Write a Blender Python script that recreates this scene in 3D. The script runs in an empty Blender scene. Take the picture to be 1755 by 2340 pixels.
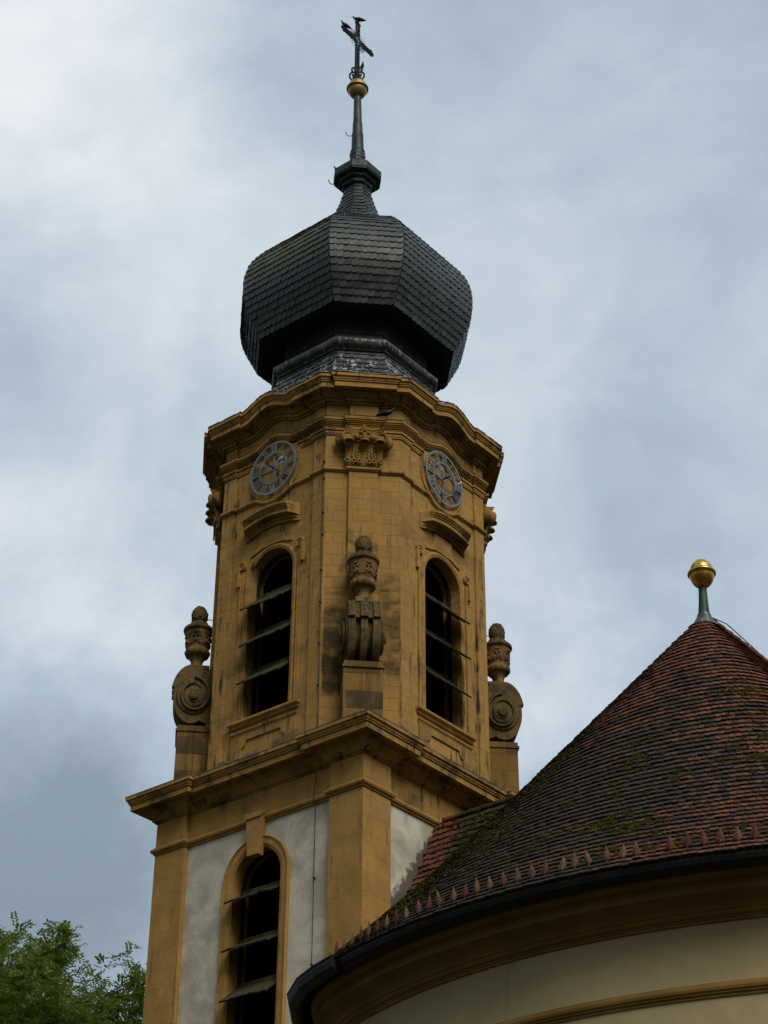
import bpy, bmesh, math, random
from mathutils import Vector, Matrix, noise as mnoise
R = math.radians
pi, sin, cos, sqrt = math.pi, math.sin, math.cos, math.sqrt
random.seed(7)
sc = bpy.context.scene
COL = sc.collection

# ------------------------------------------------------------------ camera
CAMP = Vector((26.002, -30.617, -17.744))
yaw, pitch, roll = -0.6836, 0.5763, 0.0069
f_ = Vector((sin(yaw)*cos(pitch), cos(yaw)*cos(pitch), sin(pitch)))
r0 = Vector((cos(yaw), -sin(yaw), 0)); u0 = r0.cross(f_)
r_ = r0*cos(roll) + u0*sin(roll); u_ = -r0*sin(roll) + u0*cos(roll)
cd = bpy.data.cameras.new('camera'); cam = bpy.data.objects.new('camera', cd); COL.objects.link(cam)
M = Matrix((r_, u_, -f_)).transposed().to_4x4(); M.translation = CAMP
cam.matrix_world = M
cd.sensor_fit = 'VERTICAL'; cd.sensor_height = 24.0; cd.sensor_width = 18.0
cd.lens = 24.0*4351.6/2340; cd.clip_end = 3000; cd.clip_start = 0.5
sc.camera = cam
sc.render.resolution_x, sc.render.resolution_y = 768, 1024
sc.view_settings.view_transform = 'Standard'; sc.view_settings.look = 'None'
sc.view_settings.exposure = 0.0; sc.view_settings.gamma = 1.0
GZ = -19.4

# ------------------------------------------------------------------ world: hazy sky with soft clouds
SUN_EL, SUN_AZ = R(47), R(114)      # azimuth clockwise from +Y
w = bpy.data.worlds.new('World'); sc.world = w; w.use_nodes = True
nt = w.node_tree; nt.nodes.clear()
def nd(nt, t, **kw):
    n = nt.nodes.new(t)
    for k, v in kw.items():
        if k.startswith('i_'):
            key = k[2:]
            key = int(key) if key.isdigit() else key.replace('_', ' ')
            n.inputs[key].default_value = v
        else: setattr(n, k, v)
    return n
def math_(nt, op, a, b=None, c=None, clamp=False):
    n = nt.nodes.new('ShaderNodeMath'); n.operation = op; n.use_clamp = clamp
    for i, v in enumerate((a, b, c)):
        if v is None: continue
        if isinstance(v, (int, float)): n.inputs[i].default_value = v
        else: nt.links.new(v, n.inputs[i])
    return n.outputs[0]
def mix_(nt, fac, a, b, mode='MIX'):
    n = nt.nodes.new('ShaderNodeMix'); n.data_type = 'RGBA'; n.blend_type = mode
    for i, v in ((0, fac), (6, a), (7, b)):
        if isinstance(v, (int, float)): n.inputs[i].default_value = v
        elif isinstance(v, (tuple, list)): n.inputs[i].default_value = (*v[:3], 1)
        else: nt.links.new(v, n.inputs[i])
    return n.outputs[2]
def ramp_(nt, fac, lo, hi, a=0.0, b=1.0, smooth=True):
    n = nt.nodes.new('ShaderNodeMapRange'); n.interpolation_type = 'SMOOTHSTEP' if smooth else 'LINEAR'
    nt.links.new(fac, n.inputs[0])
    for i, v in ((1, lo), (2, hi), (3, a), (4, b)): n.inputs[i].default_value = v
    return n.outputs[0]
def noise_(nt, vec, scale, detail=4, rough=.55, dist=0.0):
    n = nd(nt, 'ShaderNodeTexNoise', i_Scale=scale, i_Detail=detail, i_Roughness=rough, i_Distortion=dist)
    if vec is not None: nt.links.new(vec, n.inputs['Vector'])
    return n.outputs['Fac']
def map_(nt, vec, s=(1, 1, 1), l=(0, 0, 0)):
    n = nd(nt, 'ShaderNodeMapping'); n.inputs['Scale'].default_value = s; n.inputs['Location'].default_value = l
    nt.links.new(vec, n.inputs[0]); return n.outputs[0]

sky = nd(nt, 'ShaderNodeTexSky', sky_type='NISHITA', sun_disc=False, sun_elevation=SUN_EL, sun_rotation=SUN_AZ,
         air_density=1.0, dust_density=2.5, ozone_density=1.0)
tc = nd(nt, 'ShaderNodeTexCoord'); D = tc.outputs['Generated']
sep = nd(nt, 'ShaderNodeSeparateXYZ'); nt.links.new(D, sep.inputs[0])
def dirpx(px, py):
    d = f_ + r_*((px-877.5)/4351.6) + u_*((1170-py)/4351.6); return d.normalized()
def blob(px, py, rad):      # soft cloud mass round a fixed direction of the sky
    d = dirpx(px, py)
    n = nt.nodes.new('ShaderNodeVectorMath'); n.operation = 'DISTANCE'; n.inputs[1].default_value = d
    nt.links.new(WARP, n.inputs[0]); return ramp_(nt, n.outputs['Value'], rad, 0.0)
wn = nd(nt, 'ShaderNodeTexNoise', i_Scale=5.0, i_Detail=9, i_Roughness=.62); nt.links.new(D, wn.inputs['Vector'])
vm = nt.nodes.new('ShaderNodeVectorMath'); vm.operation = 'MULTIPLY_ADD'
nt.links.new(wn.outputs['Color'], vm.inputs[0]); vm.inputs[1].default_value = (.26,)*3
vs = nt.nodes.new('ShaderNodeVectorMath'); vs.operation = 'SUBTRACT'; nt.links.new(D, vs.inputs[0]); vs.inputs[1].default_value = (.13,)*3
nt.links.new(vs.outputs[0], vm.inputs[2]); WARP = vm.outputs[0]
n1 = noise_(nt, D, 4.2, 7, .52, .3)
n2 = noise_(nt, map_(nt, D, (1, 1, 1.8), (3, 1, 2)), 8.0, 10, .62, .4)
lum = math_(nt, 'ADD', math_(nt, 'MULTIPLY', math_(nt, 'SUBTRACT', n1, .5), 1.45), math_(nt, 'MULTIPLY', math_(nt, 'SUBTRACT', n2, .5), .7))
for px, py, rad, k in ((120, 160, .17, .42), (40, 1200, .15, .34), (300, 1290, .09, .18), (1330, 1500, .10, .42), (480, 760, .16, .16),
                       (1200, 430, .2, .12), (60, 1930, .15, -.40), (270, 2050, .10, -.18), (80, 700, .10, -.10), (1600, 1150, .13, -.10),
                       (1690, 735, .012, -.10), (1150, 1550, .06, .18)):
    lum = math_(nt, 'ADD', lum, math_(nt, 'MULTIPLY', blob(px, py, rad), k))
fac = math_(nt, 'ADD', math_(nt, 'MULTIPLY', lum, .75), .44, clamp=True)
cr = nd(nt, 'ShaderNodeValToRGB'); nt.links.new(fac, cr.inputs[0])
e = cr.color_ramp.elements
e[0].position = 0.0; e[0].color = (.21, .265, .315, 1)
e[1].position = 1.0; e[1].color = (.73, .745, .765, 1)
x = cr.color_ramp.elements.new(.40); x.color = (.355, .43, .505, 1)
x = cr.color_ramp.elements.new(.62); x.color = (.475, .54, .595, 1)
grad = ramp_(nt, sep.outputs[2], .0, .42, .10, 1.0)
skyc = mix_(nt, .92, mix_(nt, 1.0, sky.outputs[0], (.085,)*3, 'MULTIPLY'), cr.outputs[0])
skyc = mix_(nt, 1.0, skyc, grad, 'MULTIPLY')
dv = nt.nodes.new('ShaderNodeVectorMath'); dv.operation = 'DOT_PRODUCT'; nt.links.new(D, dv.inputs[0]); dv.inputs[1].default_value = Vector((-f_.x, -f_.y, 0)).normalized()
skyc = mix_(nt, ramp_(nt, dv.outputs['Value'], -.25, .6), skyc, mix_(nt, 1.0, skyc, (.72, .63, .52), 'MULTIPLY'))     # unseen sky behind the viewer, dimmed and warmed to make the light directional
bg = nd(nt, 'ShaderNodeBackground', i_Strength=1.3); nt.links.new(skyc, bg.inputs[0])
wo = nd(nt, 'ShaderNodeOutputWorld'); nt.links.new(bg.outputs[0], wo.inputs[0])

sd = bpy.data.lights.new('sun', 'SUN'); sd.energy = 2.1; sd.angle = R(32); sd.color = (1.0, .94, .84)
sun = bpy.data.objects.new('sun', sd); COL.objects.link(sun)
sv = Vector((sin(SUN_AZ)*cos(SUN_EL), cos(SUN_AZ)*cos(SUN_EL), sin(SUN_EL)))
sun.rotation_euler = sv.to_track_quat('Z', 'Y').to_euler()

# ------------------------------------------------------------------ materials
MAT = {}
def newmat(name, rough=.8, metal=0.0, spec=.3):
    m = bpy.data.materials.new(name); m.use_nodes = True; t = m.node_tree
    b = t.nodes['Principled BSDF']; b.inputs['Roughness'].default_value = rough; b.inputs['Metallic'].default_value = metal
    b.inputs['Specular IOR Level'].default_value = spec
    MAT[name] = m
    return m, t, b
def pos_(t): return nd(t, 'ShaderNodeNewGeometry').outputs['Position']
def bump_(t, b, h, dist=.02, s=.5):
    n = nd(t, 'ShaderNodeBump', i_Distance=dist, i_Strength=s); t.links.new(h, n.inputs['Height']); t.links.new(n.outputs[0], b.inputs['Normal'])
def isl_(t): return nd(t, 'ShaderNodeNewGeometry').outputs['Random Per Island']

def stone(name, base, stain=.35, block=.12, heavy=None, moss=0.0, bw=.95, bh=.42, foot=False, side=False, dirt=0.0):
    """ochre painted sandstone: mottled, with faint ashlar joints, rain streaks and dark weathering"""
    m, t, b = newmat(name, .9, 0, .15)
    P = pos_(t); s = nd(t, 'ShaderNodeSeparateXYZ'); t.links.new(P, s.inputs[0])
    n1 = noise_(t, P, 1.7, 6, .6); n2 = noise_(t, P, 14, 4, .6); n3 = noise_(t, P, 45, 3, .6)
    c = mix_(t, ramp_(t, n1, .3, .7), [v*.84 for v in base], [v*1.12 for v in base])
    c = mix_(t, ramp_(t, n2, .35, .75, 0, .22), c, [base[0]*.62, base[1]*.6, base[2]*.75])
    u = math_(t, 'ADD', s.outputs[0], s.outputs[1])
    cv = nd(t, 'ShaderNodeCombineXYZ'); t.links.new(u, cv.inputs[0]); t.links.new(s.outputs[2], cv.inputs[1])
    br = nd(t, 'ShaderNodeTexBrick', offset=.5, i_Scale=1.0, i_Mortar_Size=.008, i_Mortar_Smooth=.6, i_Bias=0.0, i_Brick_Width=bw, i_Row_Height=bh)
    br.inputs['Color1'].default_value = (0, 0, 0, 1); br.inputs['Color2'].default_value = (1, 1, 1, 1); br.inputs['Mortar'].default_value = (.5, .5, .5, 1)
    wv = nt_warp(t, cv.outputs[0], .05); t.links.new(wv, br.inputs['Vector'])
    cell = br.outputs['Color']; mort = br.outputs['Fac']
    c = mix_(t, math_(t, 'MULTIPLY', cell, block), c, [base[0]*.72, base[1]*.74, base[2]*.9])
    c = mix_(t, math_(t, 'MULTIPLY', mort, block*1.6), c, [base[0]*.55, base[1]*.55, base[2]*.7])
    # rain streaks
    st = noise_(t, map_(t, P, (3.2, 3.2, .33)), 1.6, 6, .62)
    sm = math_(t, 'MULTIPLY', ramp_(t, st, .52, .66), math_(t, 'MULTIPLY', ramp_(t, n1, .40, .60), stain))
    c = mix_(t, sm, c, (.045, .038, .026))
    if heavy:                     # (z0, z1): band of heavy block-by-block blackening
        z0, z1, amt = heavy
        zm = math_(t, 'MULTIPLY', ramp_(t, s.outputs[2], z0-.35, z0+.5), ramp_(t, s.outputs[2], z1+1.2, z1-1.6))
        hm = math_(t, 'ADD', math_(t, 'MULTIPLY', noise_(t, map_(t, P, (1, 1, .55)), 1.15, 5, .6), .78), math_(t, 'MULTIPLY', cell, .26))
        hm = math_(t, 'MULTIPLY', ramp_(t, hm, .48, .64), math_(t, 'MULTIPLY', zm, amt))
        c = mix_(t, hm, c, (.050, .040, .024))
    if dirt:
        d1 = math_(t, 'ADD', math_(t, 'MULTIPLY', noise_(t, map_(t, P, (1, 1, 1.4)), .95, 7, .68), .75), math_(t, 'MULTIPLY', noise_(t, P, 5, 5, .7), .25))
        c = mix_(t, ramp_(t, d1, .50, .60, 0, dirt), c, mix_(t, n2, (.040, .033, .022), (.095, .078, .052)))
    if foot:
        fm = math_(t, 'ADD', ramp_(t, s.outputs[2], 1.25, .35, 0, .36, False), math_(t, 'MULTIPLY', noise_(t, map_(t, P, (1, 1, 2.2)), 2.6, 6, .65), .62))
        c = mix_(t, math_(t, 'MULTIPLY', ramp_(t, fm, .50, .58), ramp_(t, s.outputs[2], 1.5, 1.1, 0, .85)), c, mix_(t, n2, (.060, .056, .040), (.15, .135, .095)))
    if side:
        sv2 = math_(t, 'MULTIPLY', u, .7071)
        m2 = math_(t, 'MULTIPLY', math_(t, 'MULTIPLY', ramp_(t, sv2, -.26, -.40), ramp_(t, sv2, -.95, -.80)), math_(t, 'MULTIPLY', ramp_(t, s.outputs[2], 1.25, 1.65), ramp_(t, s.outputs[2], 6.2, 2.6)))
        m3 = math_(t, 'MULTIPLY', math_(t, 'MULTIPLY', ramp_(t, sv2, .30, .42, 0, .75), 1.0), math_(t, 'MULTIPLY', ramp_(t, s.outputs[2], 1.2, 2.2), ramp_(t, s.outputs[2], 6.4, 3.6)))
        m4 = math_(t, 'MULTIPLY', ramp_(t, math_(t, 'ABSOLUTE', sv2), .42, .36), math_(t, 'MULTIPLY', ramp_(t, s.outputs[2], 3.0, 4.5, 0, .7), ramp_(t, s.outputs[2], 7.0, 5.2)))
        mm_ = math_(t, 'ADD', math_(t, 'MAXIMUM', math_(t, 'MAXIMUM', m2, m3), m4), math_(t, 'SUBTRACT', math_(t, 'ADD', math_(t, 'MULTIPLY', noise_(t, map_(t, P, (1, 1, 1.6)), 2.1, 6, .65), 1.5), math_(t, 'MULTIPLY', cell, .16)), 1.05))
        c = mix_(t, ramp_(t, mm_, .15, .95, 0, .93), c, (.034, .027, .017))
    hgt = math_(t, 'ADD', math_(t, 'MULTIPLY', n3, .5), math_(t, 'MULTIPLY', n2, .45)); hgt = math_(t, 'SUBTRACT', hgt, math_(t, 'MULTIPLY', mort, 1.2*min(1, block*5)))
    if moss:
        nz = nd(t, 'ShaderNodeSeparateXYZ'); t.links.new(nd(t, 'ShaderNodeNewGeometry').outputs['Normal'], nz.inputs[0])
        mm = math_(t, 'ADD', math_(t, 'MULTIPLY', nz.outputs[2], .35), noise_(t, P, 9, 5, .65))
        c = mix_(t, ramp_(t, mm, .58, .72, 0, moss), c, (.035, .045, .010))
        c = mix_(t, ramp_(t, noise_(t, P, 5, 5, .6), .5, .62, 0, .75), c, (.05, .043, .028))
    t.links.new(c, b.inputs['Base Color']); bump_(t, b, hgt, .018, .6)
    return m
def nt_warp(t, vec, amt):
    n = nd(t, 'ShaderNodeTexNoise', i_Scale=2.2, i_Detail=2); t.links.new(vec, n.inputs['Vector'])
    v = t.nodes.new('ShaderNodeVectorMath'); v.operation = 'MULTIPLY_ADD'; t.links.new(n.outputs['Color'], v.inputs[0]); v.inputs[1].default_value = (amt,)*3
    t.links.new(vec, v.inputs[2]); return v.outputs[0]

OCH = (.43, .253, .076)
stone('ochre stone', OCH, .5, .16, dirt=.12)
stone('ochre cornice', [v*.92 for v in OCH], 1.0, .04, dirt=.75)
stone('ochre belfry', OCH, 1.0, .34, dirt=.34, bw=.85, bh=.36, foot=True)
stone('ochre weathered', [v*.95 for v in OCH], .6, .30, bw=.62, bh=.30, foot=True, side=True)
stone('ochre base', [v*.9 for v in OCH], .9, .2, heavy=(.2, 1.2, .6), foot=True)
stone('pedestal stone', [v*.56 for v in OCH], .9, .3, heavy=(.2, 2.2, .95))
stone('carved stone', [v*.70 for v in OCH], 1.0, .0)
stone('urn stone', (.235, .145, .058), 1.0, .0, moss=.30)
stone('mossy stone', (.150, .100, .040), .9, .0, moss=.95)

m, t, b = newmat('white plaster', .92, 0, .1)
P = pos_(t); s = nd(t, 'ShaderNodeSeparateXYZ'); t.links.new(P, s.inputs[0])
n1 = noise_(t, P, 1.3, 7, .6, .6); n2 = noise_(t, P, 6, 5, .6); n3 = noise_(t, P, 40, 3, .6)
c = mix_(t, ramp_(t, n1, .35, .68), (.42, .39, .315), (.68, .64, .55))
c = mix_(t, ramp_(t, n2, .5, .75, 0, .4), c, (.42, .40, .34))
# damp stain that climbs the wall along the line where the roof meets it
ln = math_(t, 'SUBTRACT', s.outputs[2], math_(t, 'ADD', math_(t, 'MULTIPLY', s.outputs[1], 1.62), -.62))
ln = math_(t, 'ADD', ln, math_(t, 'MULTIPLY', math_(t, 'SUBTRACT', n2, .5), 1.1))
wid = ramp_(t, s.outputs[2], -1.2, -4.6, .25, 1.25, False)
dm = math_(t, 'SUBTRACT', 1.0, math_(t, 'DIVIDE', ln, wid), clamp=True)
dm = math_(t, 'MULTIPLY', ramp_(t, dm, .1, .5), ramp_(t, s.outputs[0], 2.6, 2.8))
c = mix_(t, math_(t, 'MULTIPLY', dm, .9), c, (.085, .078, .062))
t.links.new(c, b.inputs['Base Color']); bump_(t, b, n3, .007, .4)

m, t, b = newmat('cream plaster', .92, 0, .1)
P = pos_(t); n1 = noise_(t, P, .8, 5, .6); n3 = noise_(t, P, 30, 3, .6)
c = mix_(t, ramp_(t, n1, .35, .7), (.385, .315, .175), (.465, .385, .222)); c = mix_(t, ramp_(t, noise_(t, map_(t, P, (2.5, 2.5, .35)), 1.2, 6, .65), .56, .72, 0, .30), c, (.21, .175, .11)); t.links.new(c, b.inputs['Base Color']); bump_(t, b, math_(t, 'ADD', n3, math_(t, 'MULTIPLY', noise_(t, P, 4, 4, .6), 1.5)), .008, .45)

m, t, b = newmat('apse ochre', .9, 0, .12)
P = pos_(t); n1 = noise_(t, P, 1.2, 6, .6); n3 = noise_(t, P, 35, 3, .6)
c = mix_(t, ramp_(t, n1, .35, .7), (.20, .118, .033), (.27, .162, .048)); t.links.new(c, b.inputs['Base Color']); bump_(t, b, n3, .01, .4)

m, t, b = newmat('slate', .5, 0, .5)
P = pos_(t); s = nd(t, 'ShaderNodeSeparateXYZ'); t.links.new(P, s.inputs[0]); rnd = isl_(t)
n1 = noise_(t, P, 2.0, 5, .6); n2 = noise_(t, P, 9, 5, .65)
c = mix_(t, rnd, (.024, .031, .035), (.055, .067, .074))
c = mix_(t, ramp_(t, n1, .45, .7, 0, .4), c, (.040, .048, .044))
mm = math_(t, 'MULTIPLY', ramp_(t, s.outputs[2], 14.2, 15.3), ramp_(t, math_(t, 'ADD', s.outputs[0], math_(t, 'MULTIPLY', n1, .5)), 1.75, 1.2))
mm = math_(t, 'MULTIPLY', mm, ramp_(t, s.outputs[1], -1.0, -1.5)); mm = math_(t, 'MULTIPLY', mm, ramp_(t, n2, .38, .52))
c = mix_(t, math_(t, 'MULTIPLY', mm, .95), c, (.070, .080, .020))
wh = math_(t, 'MULTIPLY', ramp_(t, noise_(t, map_(t, P, (4, 4, 1.2)), 2.0, 6, .7), .54, .60), ramp_(t, s.outputs[2], 12.0, 11.4))
c = mix_(t, math_(t, 'MULTIPLY', wh, .8), c, (.55, .56, .56))
t.links.new(c, b.inputs['Base Color']); t.links.new(ramp_(t, rnd, 0, 1, .44, .60), b.inputs['Roughness']); bump_(t, b, n2, .012, .5)

m, t, b = newmat('dark boarding', .8); b.inputs['Base Color'].default_value = (.012, .013, .014, 1)
m, t, b = newmat('lead sheet', .5, .2, .4)
P = pos_(t); st = noise_(t, map_(t, P, (6, 6, 2)), 2.0, 6, .7); n1 = noise_(t, P, 3, 5, .6)
c = mix_(t, ramp_(t, n1, .35, .65), (.035, .038, .042), (.085, .090, .095)); c = mix_(t, ramp_(t, st, .54, .64, 0, .85), c, (.34, .34, .33))
t.links.new(c, b.inputs['Base Color']); bump_(t, b, n1, .02, .4)

m, t, b = newmat('roof tile', .82, 0, .25)
P = pos_(t); rnd = isl_(t); s = nd(t, 'ShaderNodeSeparateXYZ'); t.links.new(P, s.inputs[0])
n1 = noise_(t, map_(t, P, (.8, .8, 2.2)), 1.0, 7, .66); n2 = noise_(t, P, 7, 5, .7); n4 = noise_(t, P, 26, 4, .7)
red = mix_(t, rnd, (.115, .040, .022), (.185, .068, .036)); dark = mix_(t, rnd, (.022, .018, .015), (.052, .037, .029))
f = math_(t, 'ADD', math_(t, 'MULTIPLY', n1, 1.05), math_(t, 'MULTIPLY', rnd, .17))
f = math_(t, 'ADD', f, ramp_(t, s.outputs[2], -3.5, 2.6, -.10, .17)); f = math_(t, 'ADD', f, ramp_(t, s.outputs[0], 9.2, 12.0, 0, .17))
near = math_(t, 'MULTIPLY', ramp_(t, s.outputs[0], 3.62, 3.48), ramp_(t, s.outputs[1], -3.0, -2.2))
f = math_(t, 'ADD', f, math_(t, 'MULTIPLY', near, .30))
c = mix_(t, ramp_(t, f, .57, .83), dark, red)
c = mix_(t, ramp_(t, n4, .54, .62, 0, .85), c, (.018, .016, .012))
mz = ramp_(t, s.outputs[2], .5, -3.5, 0, 1)
mo = math_(t, 'MULTIPLY', ramp_(t, math_(t, 'ADD', math_(t, 'MULTIPLY', n1, .45), math_(t, 'MULTIPLY', n2, .6)), .56, .66), mz)
lf = math_(t, 'MULTIPLY', ramp_(t, s.outputs[0], 6.2, 4.3), ramp_(t, n2, .36, .52)); mo = math_(t, 'MAXIMUM', mo, math_(t, 'MULTIPLY', lf, .85))
mo = math_(t, 'MULTIPLY', mo, math_(t, 'SUBTRACT', 1.0, near))
c = mix_(t, math_(t, 'MULTIPLY', mo, .85), c, mix_(t, n4, (.020, .026, .006), (.050, .060, .010)))
t.links.new(c, b.inputs['Base Color']); bump_(t, b, math_(t, 'ADD', n4, n2), .02, .7)

m, t, b = newmat('moss', 1.0, 0, .05)
P = pos_(t); n2 = noise_(t, P, 18, 4, .7)
c = mix_(t, ramp_(t, n2, .35, .7), (.032, .034, .007), (.095, .092, .014)); t.links.new(c, b.inputs['Base Color']); bump_(t, b, noise_(t, P, 60, 3, .7), .03, 1.0)

def simple(name, a, b2, rough=.6, metal=0, spec=.4, scale=8, bump=.01, lo=.35, hi=.65):
    m, t, b = newmat(name, rough, metal, spec)
    P = pos_(t); n = noise_(t, P, scale, 5, .62); c = mix_(t, ramp_(t, n, lo, hi), a, b2)
    t.links.new(c, b.inputs['Base Color']); bump_(t, b, n, bump, .5); return m
simple('clock enamel', (.13, .16, .18), (.19, .225, .25), .5, 0, .4, 6)
simple('gilt', (.50, .29, .065), (.68, .43, .11), .30, 1, .5, 5, .012)
simple('dull gilt', (.32, .225, .085), (.44, .32, .13), .5, .6, .4, 4)
simple('black iron', (.010, .011, .014), (.024, .026, .030), .55, .4, .4, 20)
simple('grey iron', (.10, .12, .15), (.20, .23, .27), .5, .5, .4, 20)
simple('patinated copper', (.020, .024, .024), (.045, .075, .066), .55, .4, .4, 3.2)
simple('gutter metal', (.005, .0055, .006), (.010, .011, .012), .6, .2, .3, 3)
simple('old wood', (.035, .033, .026), (.075, .070, .05), .9, 0, .1, 9)
simple('mossy board', (.034, .034, .018), (.070, .068, .037), .9, 0, .1, 12)
simple('window timber', (.020, .018, .014), (.040, .036, .030), .9, 0, .1, 9)
simple('dark interior', (.004, .0035, .003), (.007, .006, .005), 1.0, 0, 0, 2)
simple('red paint', (.085, .022, .016), (.15, .045, .032), .7, 0, .2, 22)
simple('faded paint', (.19, .125, .085), (.12, .052, .036), .8, 0, .2, 16)
simple('black feather', (.008, .008, .010), (.016, .016, .019), .5, 0, .4, 30)
simple('brown feather', (.060, .040, .022), (.10, .065, .035), .7, 0, .2, 30)
simple('white feather', (.55, .54, .52), (.75, .74, .72), .8, 0, .2, 30)
simple('bark', (.030, .024, .017), (.065, .052, .038), .95, 0, .1, 6, .03)
simple('grass', (.030, .032, .018), (.050, .048, .030), 1, 0, .1, .6, .05)
def leafmat(name, a, b2):
    m, t, b = newmat(name, .6, 0, .3); rnd = isl_(t); n = noise_(t, pos_(t), .5, 3, .5)
    c = mix_(t, math_(t, 'ADD', math_(t, 'MULTIPLY', rnd, .6), math_(t, 'MULTIPLY', n, .5), clamp=True), a, b2)
    t.links.new(c, b.inputs['Base Color'])
    tr = nd(t, 'ShaderNodeBsdfTranslucent'); t.links.new(c, tr.inputs[0])
    mx = nd(t, 'ShaderNodeMixShader', i_0=.4); t.links.new(b.outputs[0], mx.inputs[1]); t.links.new(tr.outputs[0], mx.inputs[2])
    t.links.new(mx.outputs[0], t.nodes['Material Output'].inputs[0])
leafmat('locust leaf', (.08, .135, .018), (.21, .27, .045))
leafmat('dark leaf', (.065, .12, .018), (.18, .235, .040))

# ------------------------------------------------------------------ mesh helpers
class MB:
    def __init__(s): s.v = []; s.f = []; s.sm = []; s.mi = []
    def add(s, vs, fs, smooth=False, mi=0):
        o = len(s.v); s.v += [tuple(v) for v in vs]
        for f in fs: s.f.append([i+o for i in f]); s.sm.append(smooth); s.mi.append(mi)
    def grid(s, rings, close=False, smooth=False, flip=False, caps=False, mi=0):
        n = len(rings[0]); vs = [v for r in rings for v in r]; fs = []
        m = len(rings)
        for i in range(m-1 + (1 if close else 0)):
            a, b = i*n, ((i+1) % m)*n
            for j in range(n-1):
                q = [a+j, b+j, b+j+1, a+j+1]; fs.append(q[::-1] if flip else q)
        if caps and not close:
            fs.append(list(range(n))); fs.append(list(range((m-1)*n, m*n))[::-1])
        s.add(vs, fs, smooth, mi)
    def box(s, c, h, M=None, mi=0):
        vs = [Vector((sx*h[0], sy*h[1], sz*h[2])) for sx in (-1, 1) for sy in (-1, 1) for sz in (-1, 1)]
        if M is not None: vs = [M @ v for v in vs]
        vs = [v+Vector(c) for v in vs]
        s.add(vs, [(0, 1, 3, 2), (4, 6, 7, 5), (0, 4, 5, 1), (2, 3, 7, 6), (0, 2, 6, 4), (1, 5, 7, 3)], False, mi)
    def tube(s, pts, rad, n=8, smooth=True, caps=True, mi=0):
        pts = [Vector(p) for p in pts]; rings = []
        if isinstance(rad, (int, float)): rad = [rad]*len(pts)
        up = Vector((0, 0, 1)); prev = None
        for i, p in enumerate(pts):
            d = (pts[min(i+1, len(pts)-1)] - pts[max(i-1, 0)]).normalized()
            a = prev if prev is not None else (up if abs(d.z) < .9 else Vector((1, 0, 0)))
            x = (a - d*a.dot(d)).normalized(); y = d.cross(x); prev = x
            rings.append([p + (x*cos(2*pi*k/n) + y*sin(2*pi*k/n))*rad[i] for k in range(n+1)])
        s.grid(rings, smooth=smooth, mi=mi)
        if caps:
            for r, fl in ((rings[0], 1), (rings[-1], 0)):
                s.add(r[:-1], [list(range(n))[::-1] if fl else list(range(n))], False, mi)
    def lathe(s, prof, n=24, c=(0, 0, 0), M=None, smooth=True, mi=0, phase=0):
        rings = []
        for k in range(n+1):
            a = 2*pi*k/n + phase
            ring = []
            for r, z in prof:
                v = Vector((r*cos(a), r*sin(a), z))
                if M is not None: v = M @ v
                ring.append(v+Vector(c))
            rings.append(ring)
        s.grid(rings, smooth=smooth, mi=mi)
    def ball(s, c, r, n=12, mi=0, M=None, sq=(1, 1, 1)):
        pr = [(sin(pi*i/(n//2))*1.0, -cos(pi*i/(n//2))) for i in range(n//2+1)]
        S = Matrix.Diagonal(Vector(sq)*r); S = (M @ S) if M is not None else S
        s.lathe(pr, n, c, S, True, mi)
    def prism(s, poly, place, d0, d1, mi=0, smooth=False):
        """poly of (a,b); place(a,b,d)->world"""
        n = len(poly); vs = [place(a, b, d0) for a, b in poly] + [place(a, b, d1) for a, b in poly]
        s.add(vs, [[i, (i+1) % n, n+(i+1) % n, n+i] for i in range(n)], smooth, mi)
        s.add([place(a, b, d1) for a, b in poly], [list(range(n))], False, mi)
        s.add([place(a, b, d0) for a, b in poly], [list(range(n))[::-1]], False, mi)
    def build(s, name, mats, parent=None, weld=True):
        me = bpy.data.meshes.new(name); me.from_pydata(s.v, [], s.f)
        if not isinstance(mats, (list, tuple)): mats = [mats]
        for mm in mats: me.materials.append(MAT[mm])
        me.polygons.foreach_set('use_smooth', s.sm); me.polygons.foreach_set('material_index', s.mi)
        if weld:
            bm = bmesh.new(); bm.from_mesh(me); bmesh.ops.remove_doubles(bm, verts=bm.verts, dist=.0004)
            bmesh.ops.recalc_face_normals(bm, faces=bm.faces); bm.to_mesh(me); bm.free()
        me.update()
        o = bpy.data.objects.new(name, me); COL.objects.link(o)
        if parent: adopt(o, parent)
        return o
def world_loc(o):
    l = Vector(o.location)
    return l
def adopt(o, p):
    o.parent = p; o.matrix_parent_inverse = ROOTM.get(p.name, Matrix())
ROOTM = {}
def thing(name, label, cat, loc=(0, 0, 0), group=None, local=False):
    o = bpy.data.objects.new(name, None); COL.objects.link(o); o.location = loc; o.empty_display_size = .3
    tag(o, label, cat, group)
    ROOTM[o.name] = Matrix() if local else Matrix.Translation(-Vector(loc))   # parts of the place are modelled in world coordinates
    return o
def tag(o, label, cat, group=None):
    o['label'] = label; o['category'] = cat
    if group: o['group'] = group
def rotq(i, v):
    x, y, z = v
    for _ in range(i % 4): x, y = -y, x
    return Vector((x, y, z))
def F(i):                                   # face placement: t along, z up, d outward from the axis
    return lambda t, z, d: rotq(i, (t, -d, z))
def CH(i):                                  # chamfer placement, s along, rho outward
    h = sqrt(.5)
    return lambda s, z, d: rotq(i, (h*s + h*d, h*s - h*d, z))
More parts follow.
